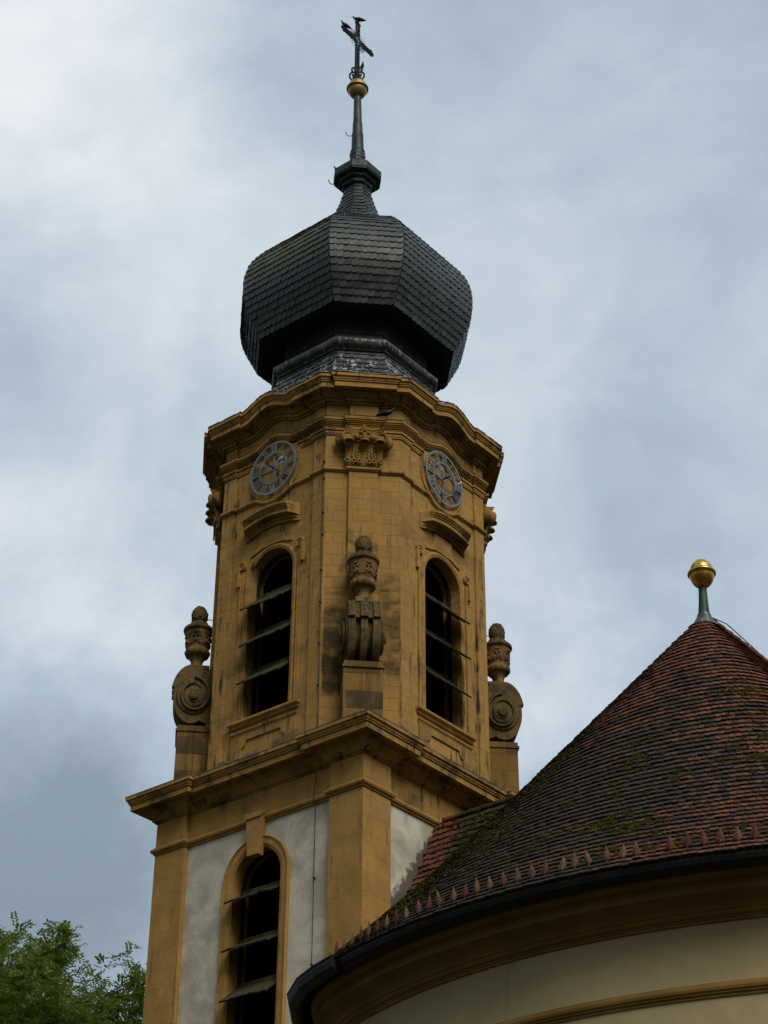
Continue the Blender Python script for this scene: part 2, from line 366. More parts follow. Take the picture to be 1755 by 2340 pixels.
def offset_path(pts, off, closed=True):
    n = len(pts); out = []
    for i in range(n):
        p = Vector(pts[i][:2])
        a = Vector(pts[(i-1) % n][:2]) if (closed or i > 0) else None
        b = Vector(pts[(i+1) % n][:2]) if (closed or i < n-1) else None
        def nrm(u, v): d = (v-u).normalized(); return Vector((d.y, -d.x))
        if a is None: m = nrm(p, b)
        elif b is None: m = nrm(a, p)
        else:
            n1, n2 = nrm(a, p), nrm(p, b); m = (n1+n2); m = m/max(.3, (1+n1.dot(n2)))
        out.append(p + m*off)
    return out
def sweep(mb, path, prof, closed=True, smooth=False, mi=0, caps=False):
    """path: (x,y[,dz]) counter-clockwise seen from above; prof: (offset,z)"""
    cols = [offset_path(path, o, closed) for o, z in prof]
    rings = [[(*cols[j][i], prof[j][1] + (path[i][2] if len(path[i]) > 2 else 0)) for j in range(len(prof))] for i in range(len(path))]
    mb.grid(rings, close=closed, smooth=smooth, caps=caps, mi=mi)

# ------------------------------------------------------------------ tower: key measures
A, AR, PI_ = 3.0, 2.87, 2.09          # corner pier face, recessed wall, inner edge of the pier
HB, KB = 2.896, 1.644                 # belfry face distance, half length of a belfry face
ST, PD = 1.27, .05                    # edge strip inner edge, recess of the panel
CD = (HB+KB)/sqrt(2); CW = (HB-KB)/sqrt(2)
CLZ = 8.12
TOW = thing('church_tower', 'tall ochre and white baroque church tower with dark slate onion dome', 'church tower', (0, 0, GZ))

def shaft_path(rec=AR, lift=None):
    p = []
    for i in range(4):
        for t, d in ((-A, A), (-PI_, A), (-PI_, rec), (PI_, rec), (PI_, A)):
            v = rotq(i, (t, -d, 0)); p.append((v.x, v.y))
    return p
def bel_path(lift=None, w=.72, panel=HB-PD, hole=None, inset=0.0, nsub=18):
    p = []
    for i in range(4):
        f, c = F(i), CH(i)
        pts = [(-KB, HB), (-ST, HB), (-ST, panel)]
        if hole: pts += [(-hole, panel), (-hole, HB-.3), (hole, HB-.3), (hole, panel)]
        elif lift:
            pts += [(w*(-1+2*k/nsub), panel) for k in range(nsub+1)]
        pts += [(ST, panel), (ST, HB), (KB, HB)]
        for t, d in pts:
            v = f(t, 0, d-inset); dz = lift(t) if (lift and abs(t) <= w+1e-6) else 0
            p.append((v.x, v.y, dz))
        for s_, d in ((-.34, CD), (-.34, CD+.085), (.34, CD+.085), (.34, CD)):
            v = c(s_, 0, d-inset); p.append((v.x, v.y, 0))
    return p

def arch_wall(mb, place, t0, t1, z0, z1, hw, sill, spring, d, depth, n=20, mi_reveal=0):
    """wall panel with a round-headed opening and its reveals"""
    arc = [(-hw*cos(pi*k/n), spring + hw*sin(pi*k/n)) for k in range(n+1)]
    q = lambda a, b, c_, e_: mb.add([place(*a, d), place(*b, d), place(*c_, d), place(*e_, d)], [(0, 1, 2, 3)])
    q((t0, z0), (-hw, z0), (-hw, z1), (t0, z1)); q((hw, z0), (t1, z0), (t1, z1), (hw, z1))
    q((-hw, z0), (hw, z0), (hw, sill), (-hw, sill))
    for k in range(n):
        q(arc[k], arc[k+1], (arc[k+1][0], z1), (arc[k][0], z1))
    outline = [(-hw, sill)] + arc + [(hw, sill)]
    mb.grid([[place(-hw, sill, d), place(-hw, sill, d-depth)], [place(hw, sill, d), place(hw, sill, d-depth)]])
def arch_band(mb, place, hw_prof, sill, spring, n=24):
    """surround: hw_prof list of (half width, d)"""
    rings = []
    def ring(fn): return [place(*fn(hw), d) for hw, d in hw_prof]
    rings.append(ring(lambda hw: (-hw, sill)))
    for k in range(n+1):
        a = pi*k/n; rings.append(ring(lambda hw: (-hw*cos(a), spring + hw*sin(a))))
    rings.append(ring(lambda hw: (hw, sill)))
    mb.grid(rings)

# ---------------- shaft
for i in range(4):
    mb = MB(); f = F(i)
    if i in (0,):
        arch_wall(mb, f, -PI_, PI_, GZ, -.25, .68, -7.2, -2.33, AR, .5)
    else:
        mb.add([f(-PI_, GZ, AR), f(PI_, GZ, AR), f(PI_, -.25, AR), f(-PI_, -.25, AR)], [(0, 1, 2, 3)])
    mb.build('plaster_wall', 'white plaster', TOW)
    mb = MB(); c = F(i)                     # corner pier between face i and i+1
    poly = [(PI_, AR-.05), (PI_, A), (A, A), (A, PI_), (AR-.05, PI_)]
    pl = [rotq(i, (t, -d, 0)) for t, d in [(PI_, AR-.05), (PI_, A), (A, A), (A, PI_), (AR-.05, PI_)]]
    ring0 = [(p.x, p.y, GZ) for p in pl]; ring1 = [(p.x, p.y, -.22) for p in pl]
    mb.grid([ring0, ring1]); mb.build('corner_pier', 'ochre stone', TOW)
    mb = MB(); d0 = AR-.02
    mb.add([f(-PI_, -1.02, AR+.012), f(PI_, -1.02, AR+.012), f(PI_, -.22, AR+.012), f(-PI_, -.22, AR+.012)], [(0, 1, 2, 3)])
    mb.add([f(-PI_, -1.02, AR+.012), f(PI_, -1.02, AR+.012), f(PI_, -1.02, AR-.05), f(-PI_, -1.02, AR-.05)], [(0, 1, 2, 3)])
    mb.build('frieze', 'ochre cornice' if i in (1,) else 'ochre stone', TOW)
mb = MB(); sweep(mb, shaft_path(AR+.012), [(-.02, -1.10), (.03, -1.098), (.032, -1.055), (.068, -1.05), (.088, -1.01), (.085, -.975), (.05, -.965), (.045, -.935), (-.02, -.93)])
mb.build('string_moulding', 'ochre stone', TOW)
mb = MB(); sweep(mb, shaft_path(), [(-.02, -.345), (.04, -.343), (.04, -.305), (.085, -.302), (.085, -.265), (.105, -.255), (.12, -.21), (.17, -.145), (.235, -.105), (.24, -.07), (.275, -.068), (.275, -.04), (.425, -.04), (.425, -.06), (.445, -.06), (.445, .075), (.475, .078), (.475, .115), (.495, .118), (.50, .15), (.515, .185), (.54, .188), (.54, .262), (.51, .275)])
mb.build('shaft_cornice', 'ochre cornice', TOW)
mb = MB(); sweep(mb, shaft_path(), [(.545, .264), (.545, .28), (.2, .40), (-.3, .55)]); mb.build('cornice_flashing', 'lead sheet', TOW)
mb = MB()
for i in range(1):
    f = F(i)
    mb.prism([(-.225, -1.02), (-.155, -1.86), (.155, -1.86), (.225, -1.02)][::-1], f, AR, AR+.17)
    mb.prism([(-.225, -1.02), (.225, -1.02), (.25, -.98), (.27, -.93), (.27, -.90), (-.27, -.90), (-.27, -.93), (-.25, -.98)], f, AR, AR+.2)
mb.build('keystone', 'ochre stone', TOW)
mb = MB(); arch_band(mb, F(0), [(.945, AR-.01), (.945, AR+.05), (.925, AR+.07), (.905, AR+.07), (.895, AR+.045), (.76, AR+.045), (.74, AR+.03), (.72, AR+.03), (.715, AR+.01), (.68, AR+.01), (.68, AR-.5)], -7.2, -2.33)
mb.build('window_surround', 'ochre stone', TOW)

# ---------------- louvred sound openings (part) with boards, frame and dark void behind (sub-parts)
def sound_window(place, hw, sill, spring, d, tips, name='belfry_opening', fwd=.28, back=.26, drop=.50, drops=None):
    mb = MB(); n = 20
    outline = [(-hw-.02, sill)] + [(-(hw+.02)*cos(pi*k/n), spring + (hw+.02)*sin(pi*k/n)) for k in range(n+1)] + [(hw+.02, sill)]
    mb.add([place(a, b, d-.95) for a, b in outline], [list(range(len(outline)))])
    mb.grid([[place(a, b, d-.30), place(a, b, d-.95)] for a, b in outline], close=True)
    win = mb.build(name, 'dark interior', TOW)
    mb = MB(); dd = d-back
    arch_band(mb, place, [(hw+.01, dd-.08), (hw+.01, dd), (hw-.055, dd), (hw-.055, dd-.08)], sill, spring)
    fr = mb.build('timber_frame', 'window timber', None); fr.parent = win
    rnd = random.Random(int(abs(sill)*100))
    for j, zt in enumerate(tips):
        mb = MB(); nb = 8; ww = (2*hw-.06)/nb
        zt2 = zt + (drops[j] if drops else drop)
        for k in range(nb):
            a0 = -hw+.03 + k*ww + .006; a1 = a0 + ww - .012
            ja = rnd.uniform(-.012, .012); jo = rnd.uniform(-.012, .03)
            p0 = (d-back+.02, zt2); p1 = (d+fwd+jo, zt+ja-.01)
            th = .036
            dx, dz = p1[0]-p0[0], p1[1]-p0[1]; L = sqrt(dx*dx+dz*dz); nx, nz = -dz/L*th, dx/L*th
            vs = []
            for a in (a0, a1):
                vs += [place(a, p0[1], p0[0]), place(a, p1[1], p1[0]), place(a, p1[1]+nz, p1[0]+nx), place(a, p0[1]+nz, p0[0]+nx)]
            mb.add(vs, [(0, 1, 2, 3), (7, 6, 5, 4), (0, 4, 5, 1), (1, 5, 6, 2), (2, 6, 7, 3), (3, 7, 4, 0)])
        o = mb.build('louvre_boards', 'mossy board', None); o.parent = win
        mb = MB()
        dd2 = d-back+.03
        mb.add([place(a, zt2+b, dd2+c_) for a in (-hw+.02, hw-.02) for b, c_ in ((.0, .01), (.12, -.01), (.12, -.09), (0, -.09))],
               [(0, 1, 2, 3), (7, 6, 5, 4), (0, 4, 5, 1), (1, 5, 6, 2), (2, 6, 7, 3), (3, 7, 4, 0)])
        q = lambda a, z, dd: place(a, z, dd)
        for k in (-.55, 0, .55):            # battens under the boards
            aa = k*hw*1.2
            mb.tube([place(aa, zt2-.03, d-back+.05), place(aa, zt+.10, d+fwd-.16)], .016, 4, False)
        o = mb.build('louvre_rail', 'old wood', None); o.parent = win
    return win
sound_window(F(0), .68, -7.2, -2.33, AR, [-2.86+.02, -3.92+.02, -4.97, -6.05], drops=[.31, .30, .41, .36])
for i in range(4):
    sound_window(F(i), .68, 1.58, 5.16, HB-PD, [4.27, 3.33, 2.35])

# ---------------- belfry walls
for i in range(4):
    f, c = F(i), CH(i); mb = MB(); pd = HB-PD
    arch_wall(mb, f, -ST, ST, .3, 9.5, .68, 1.58, 5.16, pd, .5)
    for s_ in (-1, 1):
        mb.grid([[f(s_*ST, .3, pd), f(s_*ST, 9.5, pd)], [f(s_*ST, .3, HB), f(s_*ST, 9.5, HB)], [f(s_*KB, .3, HB), f(s_*KB, 9.5, HB)]])
    mb.build('belfry_wall', 'ochre belfry', TOW)
    mb = MB()
    prof = [(-CW, CD), (-.34, CD), (-.34, CD+.085), (.34, CD+.085), (.34, CD), (CW, CD)]
    mb.grid([[c(s_, .3, d) for s_, d in prof], [c(s_, 9.5, d) for s_, d in prof]])
    mb.build('belfry_pilaster', 'ochre weathered' if i == 0 else 'ochre belfry', TOW)
    mb = MB()
    arch_band(mb, f, [(.80, pd-.01), (.80, pd+.02), (.78, pd+.032), (.74, pd+.032), (.735, pd+.02), (.70, pd+.02), (.69, pd+.008), (.68, pd+.008), (.68, pd-.5)], 1.58, 5.16)
    mb.build('window_surround', 'ochre belfry', TOW)
    # sill and apron with its sunk panel
    mb = MB()
    def bar(pr, hw):
        rings = [[f(-hw-o_*.6, z, pd) for o_, z in pr], [f(-hw-o_*.6, z, pd+o_) for o_, z in pr], [f(hw+o_*.6, z, pd+o_) for o_, z in pr], [f(hw+o_*.6, z, pd) for o_, z in pr]]
        mb.grid(rings)
    bar([(0, 1.40), (.05, 1.41), (.06, 1.45), (.09, 1.47), (.12, 1.50), (.12, 1.555), (0, 1.59)], .98)
    bar([(0, 1.20), (.035, 1.205), (.05, 1.24), (.07, 1.26), (.075, 1.30), (0, 1.33)], .94)
    mb.build('window_sill', 'ochre belfry', TOW)
    mb = MB(); ear = [(.56-.13*sin(pi/2*k/5)*1.0+.0, 0) for k in range(6)]
    arcpts = [(.52+.13*sin(pi/2*k/6), .90+.13*(1-cos(pi/2*k/6))) for k in range(7)]   # concave corner
    inner = [(-.65, .3), (-.65, .88)] + [(-.65+.13*sin(pi/2*k/6), .88+.14*(1-cos(pi/2*k/6))) for k in range(7)] + [(-.50, 1.05), (.50, 1.05)] + [(.65-.13*sin(pi/2*k/6), .88+.14*(1-cos(pi/2*k/6))) for k in range(6, -1, -1)] + [(.65, .88), (.65, .3)]
    outer = [(-.95, .3)] + [(-.95, 1.24)]*7 + [(-.95, 1.24)] + [(-.5, 1.24), (.5, 1.24)] + [(.95, 1.24)]*9 + [(.95, .3)]
    outer = outer[:len(inner)-1] + [(.95, .3)]
    d1 = pd+.035
    mb.grid([[f(*o_, pd), f(*o_, d1), f(*n_, d1), f(*n_, pd+.002)] for o_, n_ in zip(outer, inner)])
    mb.build('apron_panel', 'ochre base', TOW)
    # hood moulding
    prof = [(0.0, 6.39), (.075, 6.392), (.075, 6.44), (.115, 6.46), (.14, 6.50), (.145, 6.535), (.275, 6.535), (.275, 6.64), (.30, 6.643), (.30, 6.685), (.325, 6.688), (.33, 6.73), (.355, 6.735), (.36, 6.80), (.0, 6.87)]
    mb = MB(); rings = []
    for t_, k in [(-.87, 0)] + [(-.70+1.40*q/16, 1) for q in range(17)] + [(.87, 0)]:
        lf = .10*(1-(min(abs(t_), .70)/.70)**2)-.03
        if k == 0: lf = -.06
        rings.append([f(t_, z+lf, pd+(o_*k if k else min(o_, .02))) for o_, z in prof])
    mb.grid(rings); mb.build('hood_moulding', 'ochre cornice', TOW)
    # flared panel under the hood
    side = [(.33, 6.42), (.335, 6.30), (.36, 6.18), (.41, 6.08), (.49, 6.0), (.60, 5.95), (.66, 5.93)]
    poly = [(-a, b) for a, b in side] + [(-.66, 5.86), (-.5, 5.9), (-.3, 5.97), (0, 5.98), (.3, 5.97), (.5, 5.9), (.66, 5.86)] + side[::-1]
    mb = MB(); mb.prism(poly, f, pd, pd+.035); mb.build('flared_panel', 'ochre belfry', TOW)
    # scrolls left and right of the arch with their straps
    for s_ in (-1, 1):
        mb = MB(); cx, cz = s_*.90, 5.68; rad = .125; n = 28
        for q in range(2):
            pts = []
        sp = []
        for k in range(46):
            a = k/45*2*pi*1.9; rr = rad*(1-.80*k/45); sp.append((cx + s_*(rr*cos(a)), cz + rr*sin(a)))
        mb.prism([(cx+rad*cos(2*pi*k/24), cz+rad*sin(2*pi*k/24)) for k in range(24)], f, pd, pd+.035)
        mb.tube([f(a, b, pd+.045) for a, b in sp], [.028-.012*k/45 for k in range(46)], 6)
        x0, x1 = sorted((s_*.955, s_*1.035))
        mb.prism([(x0, 5.16), (x1, 5.16), (x1, 5.70), (x0, 5.70)], f, pd, pd+.07)
        x0, x1 = sorted((s_*.86, s_*.955))
        mb.prism([(x0, 1.58), (x1, 1.58), (x1, 5.6), (x0, 5.6)], f, pd, pd+.022)
        mb.prism([(x0, 1.58), (x0+.02, 1.58), (x0+.02, 5.5), (x0, 5.5)], f, pd+.02, pd+.04)
        mb.build('window_scroll', 'ochre belfry', TOW)
    mb = MB(); n = 48                        # round plate behind the clock
    mb.prism([(.86*cos(2*pi*k/n), CLZ+.86*sin(2*pi*k/n)) for k in range(n)], f, pd-.02, pd+.03)
    mb.build('clock_plate', 'ochre belfry', TOW)

# ---------------- belfry mouldings
def h1(t): 
    t = abs(t)
    return min(0, (CLZ - sqrt(max(.0, .90**2-t*t))) - 7.42) if t < .62 else 0
mb = MB(); sweep(mb, bel_path(h1, .62), [(-.02, 7.345), (.032, 7.348), (.034, 7.375), (.062, 7.378), (.072, 7.41), (.062, 7.44), (.035, 7.445), (.03, 7.465), (-.02, 7.47)])
mb.build('necking_moulding', 'ochre cornice', TOW)
mb = MB(); sweep(mb, bel_path(hole=.80), [(-.02, 8.395), (.028, 8.397), (.028, 8.44), (.04, 8.441), (.04, 8.52), (.068, 8.523), (.068, 8.575), (-.02, 8.585)])
mb.build('architrave', 'ochre cornice', TOW)
l2 = lambda t: .215*(.5+.5*cos(pi*min(1, abs(t)/.66)))**.75 if abs(t) < .66 else 0
mb = MB(); sweep(mb, bel_path(l2, .68, nsub=28), [(-.02, 8.625), (.03, 8.627), (.03, 8.665), (.06, 8.668), (.06, 8.70), (.085, 8.703), (.09, 8.735), (.115, 8.738), (.118, 8.775), (.14, 8.778), (.145, 8.85)])
mb.build('lower_cornice', 'ochre cornice', TOW)
mb = MB(); sweep(mb, bel_path(l2, .68, nsub=28), [(.149, 8.846), (.15, 8.858), (-.03, 8.885)]); mb.build('cornice_flashing', 'dark boarding', TOW)
l3 = lambda t: .25*(.5+.5*cos(pi*min(1, abs(t)/.74)))**.8 if abs(t) < .74 else 0
bp3 = bel_path(l3, .74, nsub=28)
mb = MB(); sweep(mb, bp3, [(-.02, 9.27), (.05, 9.27), (.05, 9.315), (.10, 9.32), (.10, 9.365), (.115, 9.40), (.165, 9.405), (.165, 9.45), (.20, 9.475), (.235, 9.50), (.235, 9.535), (.385, 9.535), (.385, 9.515), (.405, 9.515), (.405, 9.655), (.435, 9.66), (.435, 9.70), (.455, 9.705), (.455, 9.73), (.465, 9.765), (.495, 9.77), (.495, 9.845)])
mb.build('main_cornice', 'ochre cornice', TOW)

# ---------------- carved capitals on the chamfers
def capital(i):
    c0 = CH(i); d = CD+.085; mb = MB()
    c = c0
    mb.prism([(-.36, 7.47), (.36, 7.47), (.38, 8.30), (-.38, 8.30)], c, d-.03, d+.03)
    rings = []                                  # bell, flaring
    for z, hw, o in ((7.46, .37, .05), (7.50, .385, .075), (7.53, .35, .05), (7.9, .35, .07), (8.05, .37, .12), (8.12, .39, .16)):
        rings.append([c(-hw, z, d-.05), c(-hw, z, d+o), c(hw, z, d+o), c(hw, z, d-.05)])
    mb.grid(rings)
    mb.tube([c(-.36, 8.21, d+.13), c(.36, 8.21, d+.13)], .085, 12)          # echinus
    mb.tube([c(-.37, 8.10, d+.15), c(.37, 8.10, d+.15)], .022, 8)
    for s_ in (-.19, 0, .19):                                               # eggs
        mb.ball(c(s_, 8.20, d+.20), .072, 12, sq=(1, 1, 1.25))
    # abacus: concave slab with horned corners
    pts = []
    for k in range(13):
        s_ = -.46+k*.92/12; pts.append((s_, .10+.15*abs(s_/.46)**2.2))
    rings = [[c(s_, 8.36, d-.06), c(s_, 8.36, d+o*.9), c(s_, 8.385, d+o), c(s_, 8.42, d+o), c(s_, 8.445, d+o*1.12), c(s_, 8.47, d+o*1.12), c(s_, 8.47, d-.06)] for s_, o in pts]
    mb.grid(rings, caps=True)
    rings = [[c(s_*.9, 8.27, d-.06), c(s_*.9, 8.27, d+.14), c(s_*.9, 8.36, d+.16), c(s_*.9, 8.36, d-.06)] for s_ in (-.45, .45)]
    mb.grid(rings, caps=True)
    for sg in (-1, 1):                                                      # corner volutes, turned outwards 45 degrees
        axis = (c(sg*.5, 0, 1) - c(0, 0, 1)).normalized()*.75 + (c(0, 0, 1)-c(0, 0, 0))*.35
        ax_ = (c(0, 0, d+1)-c(0, 0, d)).normalized(); sx = (c(1, 0, d)-c(0, 0, d)).normalized()*sg
        nrm = (ax_*.80 - sx*.60).normalized()                              # face of the scroll looks forward and slightly inwards
        side = Vector((0, 0, 1)).cross(nrm).normalized()
        cc = c(sg*.41, 8.15, d+.13)
        Mx = Matrix((side, Vector((0, 0, 1)), nrm)).transposed()
        bar = [(0, -.20), (.205, -.20), (.205, -.12), (.17, -.08), (.175, -.02), (.205, .02), (.205, .07), (.175, .09), (.15, .05), (.115, .045), (.095, .085), (.065, .095), (.05, .11), (0, .12)]
        mb.lathe(bar, 24, cc, Mx)
    # acanthus: three curling tips on stems, and pairs of little crockets
    for s_ in (-.36, 0, .36):
        rings = []
        for k in range(9):
            q = k/8; z = 7.56+.52*q - (.06*max(0, q-.8)/.2); o = .05+.05*q+.16*max(0, q-.55)**1.2/.45**1.2*.9; hw = .06+.05*q
            rings.append([c(s_-hw, z, d+o-.03), c(s_-hw*.5, z+.0, d+o+.02), c(s_, z, d+o), c(s_+hw*.5, z, d+o+.02), c(s_+hw, z, d+o-.03)])
        mb.grid(rings, smooth=True)
        pc = c(s_, 8.03, d+.22)
        cap = [(.13*sin(pi/2*k/6), .11*cos(pi/2*k/6)) for k in range(7)] + [(.10, -.005), (.05, .04), (0, .05)]
        mb.lathe(cap, 16, pc)
    for s_, z, r_c in ((-.24, 7.58, .05), (-.11, 7.57, .05), (.11, 7.57, .05), (.24, 7.58, .05), (-.40, 7.58, .055), (.40, 7.58, .055)):
        for ring_ in (0,):
            pts = [c(s_+r_c*cos(a)*.9, z+r_c*sin(a), d+.10) for a in [2*pi*k/14 for k in range(15)]]
            mb.tube(pts, .022, 6)
    for s0 in (-.18, .18):                       # acanthus leaf between the stems: midrib and fanned lobes
        mb.tube([c(s0, 7.52, d+.085), c(s0, 7.80, d+.10), c(s0, 7.92, d+.13)], [.035, .028, .02], 6)
        for sg in (-1, 1):
            for q, (dx, dz) in enumerate(((.045, 7.62), (.07, 7.70), (.065, 7.78), (.045, 7.86))):
                Ml = (c(1, 0, 0)-c(0, 0, 0)); ax_n = (c(0, 0, 1)-c(0, 0, 0))
                Mx = Matrix((Ml, ax_n, Vector((0, 0, 1)))).transposed() @ Matrix.Rotation(sg*R(35), 3, 'Y')
                mb.ball(c(s0+sg*dx, dz, d+.08), 1.0, 8, M=Mx, sq=(.035, .03, .075))
    # flower in the middle of the abacus
    for k in range(6):
        a = 2*pi*k/6+.5; mb.ball(c(.085*cos(a), 8.36+.085*sin(a), d+.20), .062, 10, sq=(1, 1, .9))
    mb.ball(c(0, 8.37, d+.235), .05, 10); mb.ball(c(-.02, 8.46, d+.23), .045, 10, sq=(1, 1, 1.6))
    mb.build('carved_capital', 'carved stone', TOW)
for i in range(4): capital(i)

# ---------------- scroll consoles at the foot of each chamfer
VC, VZ = 3.66, 2.76
def console(i):
    c = CH(i); mb = MB()
    def slab(hw, ex, s0=None):
        prof = []
        for k in range(45):                      # outer scroll, from the plinth round to the base
            a = R(98 - 250*k/44*.86); rr = (.46+ex) - .03*k/44
            prof.append((VC+rr*cos(a)*.98, VZ+rr*sin(a)*1.60 if sin(a) > 0 else VZ+rr*sin(a)*1.62))
        prof = [(3.05, 3.58), (3.22, 3.55), (3.30, 3.47+ex), (3.40, 3.44+ex), (3.46, 3.52+ex), (3.56, 3.56+ex)] + [(r_c, z) for r_c, z in prof if z > 1.96] + [(3.05, 1.96)]
        lo, hi = (-hw, hw) if s0 is None else s0
        mb.prism([(r_c, z) for r_c, z in prof], lambda r_c, z, s_: c(s_, z, r_c), lo, hi)
    slab(.34, -.13)
    blk_p = [(3.3, 3.57)] + [(VC+.03+.47*sqrt(max(0, 1-((z_-VZ)/.82)**2)), z_) for z_ in (3.57, 3.54, 3.50, 3.44, 3.37, 3.29, 3.20, 3.10, 2.98)] + [(3.5, 2.98)]
    for s0, ins in ((( -.355, -.20), 0), ((-.20, -.085), .07), ((-.085, .085), 0), ((.085, .20), .07), ((.20, .355), 0)):
        mb.prism([(r_c-(ins if r_c > 3.6 else 0), z) for r_c, z in blk_p], lambda r_c, z, s_: c(s_, z, r_c), s0[0], s0[1])
    for s0 in ((-.345, -.19), (-.075, .075), (.19, .345)): slab(0, .0, s0)
    for sg in (-1, 1):
        ax = (c(1, 0, 0)-c(0, 0, 0)).normalized()*sg; up = Vector((0, 0, 1)); sd_ = up.cross(ax)
        Mx = Matrix((sd_, up, ax)).transposed()
        Sx = Mx @ Matrix.Diagonal((1, 1.22, 1)); o_ = c(sg*.33, VZ, VC-.04)
        mb.lathe([(.40, -.02), (.40, .04), (.37, .06), (0, .06)], 28, o_, Sx)
        mb.lathe([(.24, .05), (.235, .10), (.21, .12), (0, .12)], 24, o_ + Sx @ Vector((-.03*sg*0, -.04, 0)), Sx)
        mb.lathe([(.11, .10), (.11, .17), (.09, .19), (0, .19)], 20, o_ + Sx @ Vector((0, -.03, 0)), Sx)
        sp = []
        for k in range(60):
            q = k/59; a_ = pi*.5 + sg*0 + 2*pi*1.6*q*(-sg if i in (0, 1) else -sg); rr = .385*(1-.62*q)
            sp.append(o_ + Sx @ Vector((rr*cos(a_), rr*sin(a_), .075+.05*q)))
        mb.tube(sp, [.040-.014*k/59 for k in range(60)], 8)
    mb.build('scroll_console', 'mossy stone', TOW)
    mb = MB()
    def blk(r0_, r1_, hw, z0, z1): mb.box(c(0, (z0+z1)/2, (r0_+r1_)/2), ((r1_-r0_)/2, hw, (z1-z0)/2), Matrix.Rotation(R(-45+90*i), 3, 'Z'))
    blk(2.9, 3.95, .43, .25, 1.80); blk(2.9, 3.985, .455, 1.803, 1.86); blk(2.9, 3.955, .42, 1.862, 1.96)
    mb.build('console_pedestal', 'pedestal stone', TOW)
for i in range(4): console(i)

# ---------------- roof: skirt, lead roll, drum, onion
def oct_path(h, k): return [tuple(rotq(i, v)[:2]) for i in range(4) for v in ((-k, -h, 0), (k, -h, 0))]
# (skirt) slates between the curved cornice and the lead roll
OFFX = Vector((.012, .010, 0))     # the dome leans a little
def sheet(mb, p00, p10, p01, p11, w, e, flip=1, thick=.016, lift=.032, jit=.006, rnd=random, lat=.011):
    """one course of slates on a facet band (0 = lower edge), real overlapping plates"""
    L0 = (p10-p00).length; n = max(1, round(L0/w))
    nrm = (p10-p00).cross(p01-p00).normalized()
    for k in range(n):
        a, b = k/n, (k+1)/n
        A0, B0 = p00.lerp(p10, a), p00.lerp(p10, b); A1, B1 = p01.lerp(p11, a), p01.lerp(p11, b)
        j = rnd.uniform(-jit, jit); dn = (A0-A1).normalized(); dl = lift + rnd.uniform(-.008, .008)
        A0 = A0+dn*j; B0 = B0+dn*j
        A1x = A1 - dn*e*.25; B1x = B1 - dn*e*.25
        ux = (B0-A0); wdt = ux.length; ux = ux/max(wdt, 1e-6)
        r_c = min(.50*wdt, .5*(A1-A0).length)
        # outline, lower corner rounded on one side (flip)
        pts = []
        if flip > 0:
            ex = ux*(.05*wdt)
            pts = [A1x, A0] + [B0 + ex - ux*r_c + (ux*sin(q) + dn*(cos(q)-1))*r_c for q in (0, .4, .8, 1.2, 1.57)] + [B1x+ex]
        else:
            ex = -ux*(.05*wdt)
            pts = [A1x+ex] + [A0 + ex + ux*r_c + (-ux*sin(q) + dn*(cos(q)-1))*r_c for q in (1.57, 1.2, .8, .4, 0)] + [B0, B1x]
        Lr = max((A1x-A0).length, .01)
        top = []; bot = []
        for p in pts:
            h_ = max(0, min(1, (p-A1x).dot(dn)/Lr)); x_ = (p-A0).dot(ux)/max(wdt, 1e-6); x_ = x_ if flip > 0 else 1-x_; dd_ = dl*h_ + lat*max(0, min(1.1, x_)); top.append(p + nrm*(thick+dd_)); bot.append(p + nrm*(dd_-.02))
        m_ = len(top)
        mb.add(top, [list(range(m_))]); mb.add(bot+top, [[q, (q+1) % m_, m_+(q+1) % m_, m_+q] for q in range(m_-1)])
def facet_slates(mb, prof, rot=None, e=.21, w=.24, off=Vector((0, 0, 0)), ratio=None, rnd=random, only=None):
    """prof: (h,k,z) polyline bottom->top of an irregular octagon; lays slate courses on all eight facets"""
    # resample by arc length
    cum = [0]
    for a, b in zip(prof, prof[1:]): cum.append(cum[-1]+sqrt((a[0]-b[0])**2+(a[2]-b[2])**2))
    n = max(1, round(cum[-1]/e)); lv = []
    for j in range(n+1):
        s_ = cum[-1]*j/n
        for q in range(len(cum)-1):
            if s_ <= cum[q+1]+1e-9: break
        f = (s_-cum[q])/(cum[q+1]-cum[q]); lv.append([prof[q][x]+(prof[q+1][x]-prof[q][x])*f for x in range(3)])
    for i in range(8):
        if only and i not in only: continue
        for j in range(n):
            def vt(l):
                h, k, z = l
                if i % 2 == 0: a, b = (-k, -h, z), (k, -h, z)
                else: a, b = (k, -h, z), (h, -k, z)
                return rotq(i//2, a)+off, rotq(i//2, b)+off
            a0, b0 = vt(lv[j]); a1, b1 = vt(lv[j+1])
            fl = 1
            sheet(mb, a0, b0, a1, b1, w, e, fl, rnd=rnd, lat=.022 if i % 4 in (2, 3) else .010)
def shell(mb, prof, off=Vector((0, 0, 0)), grow=-.012):
    rings = [[Vector((x_, y_, z))+off for x_, y_ in oct_path(h+grow, k+grow*.6)] for h, k, z in prof]
    rings = [r+[r[0]] for r in rings]; mb.grid(rings)
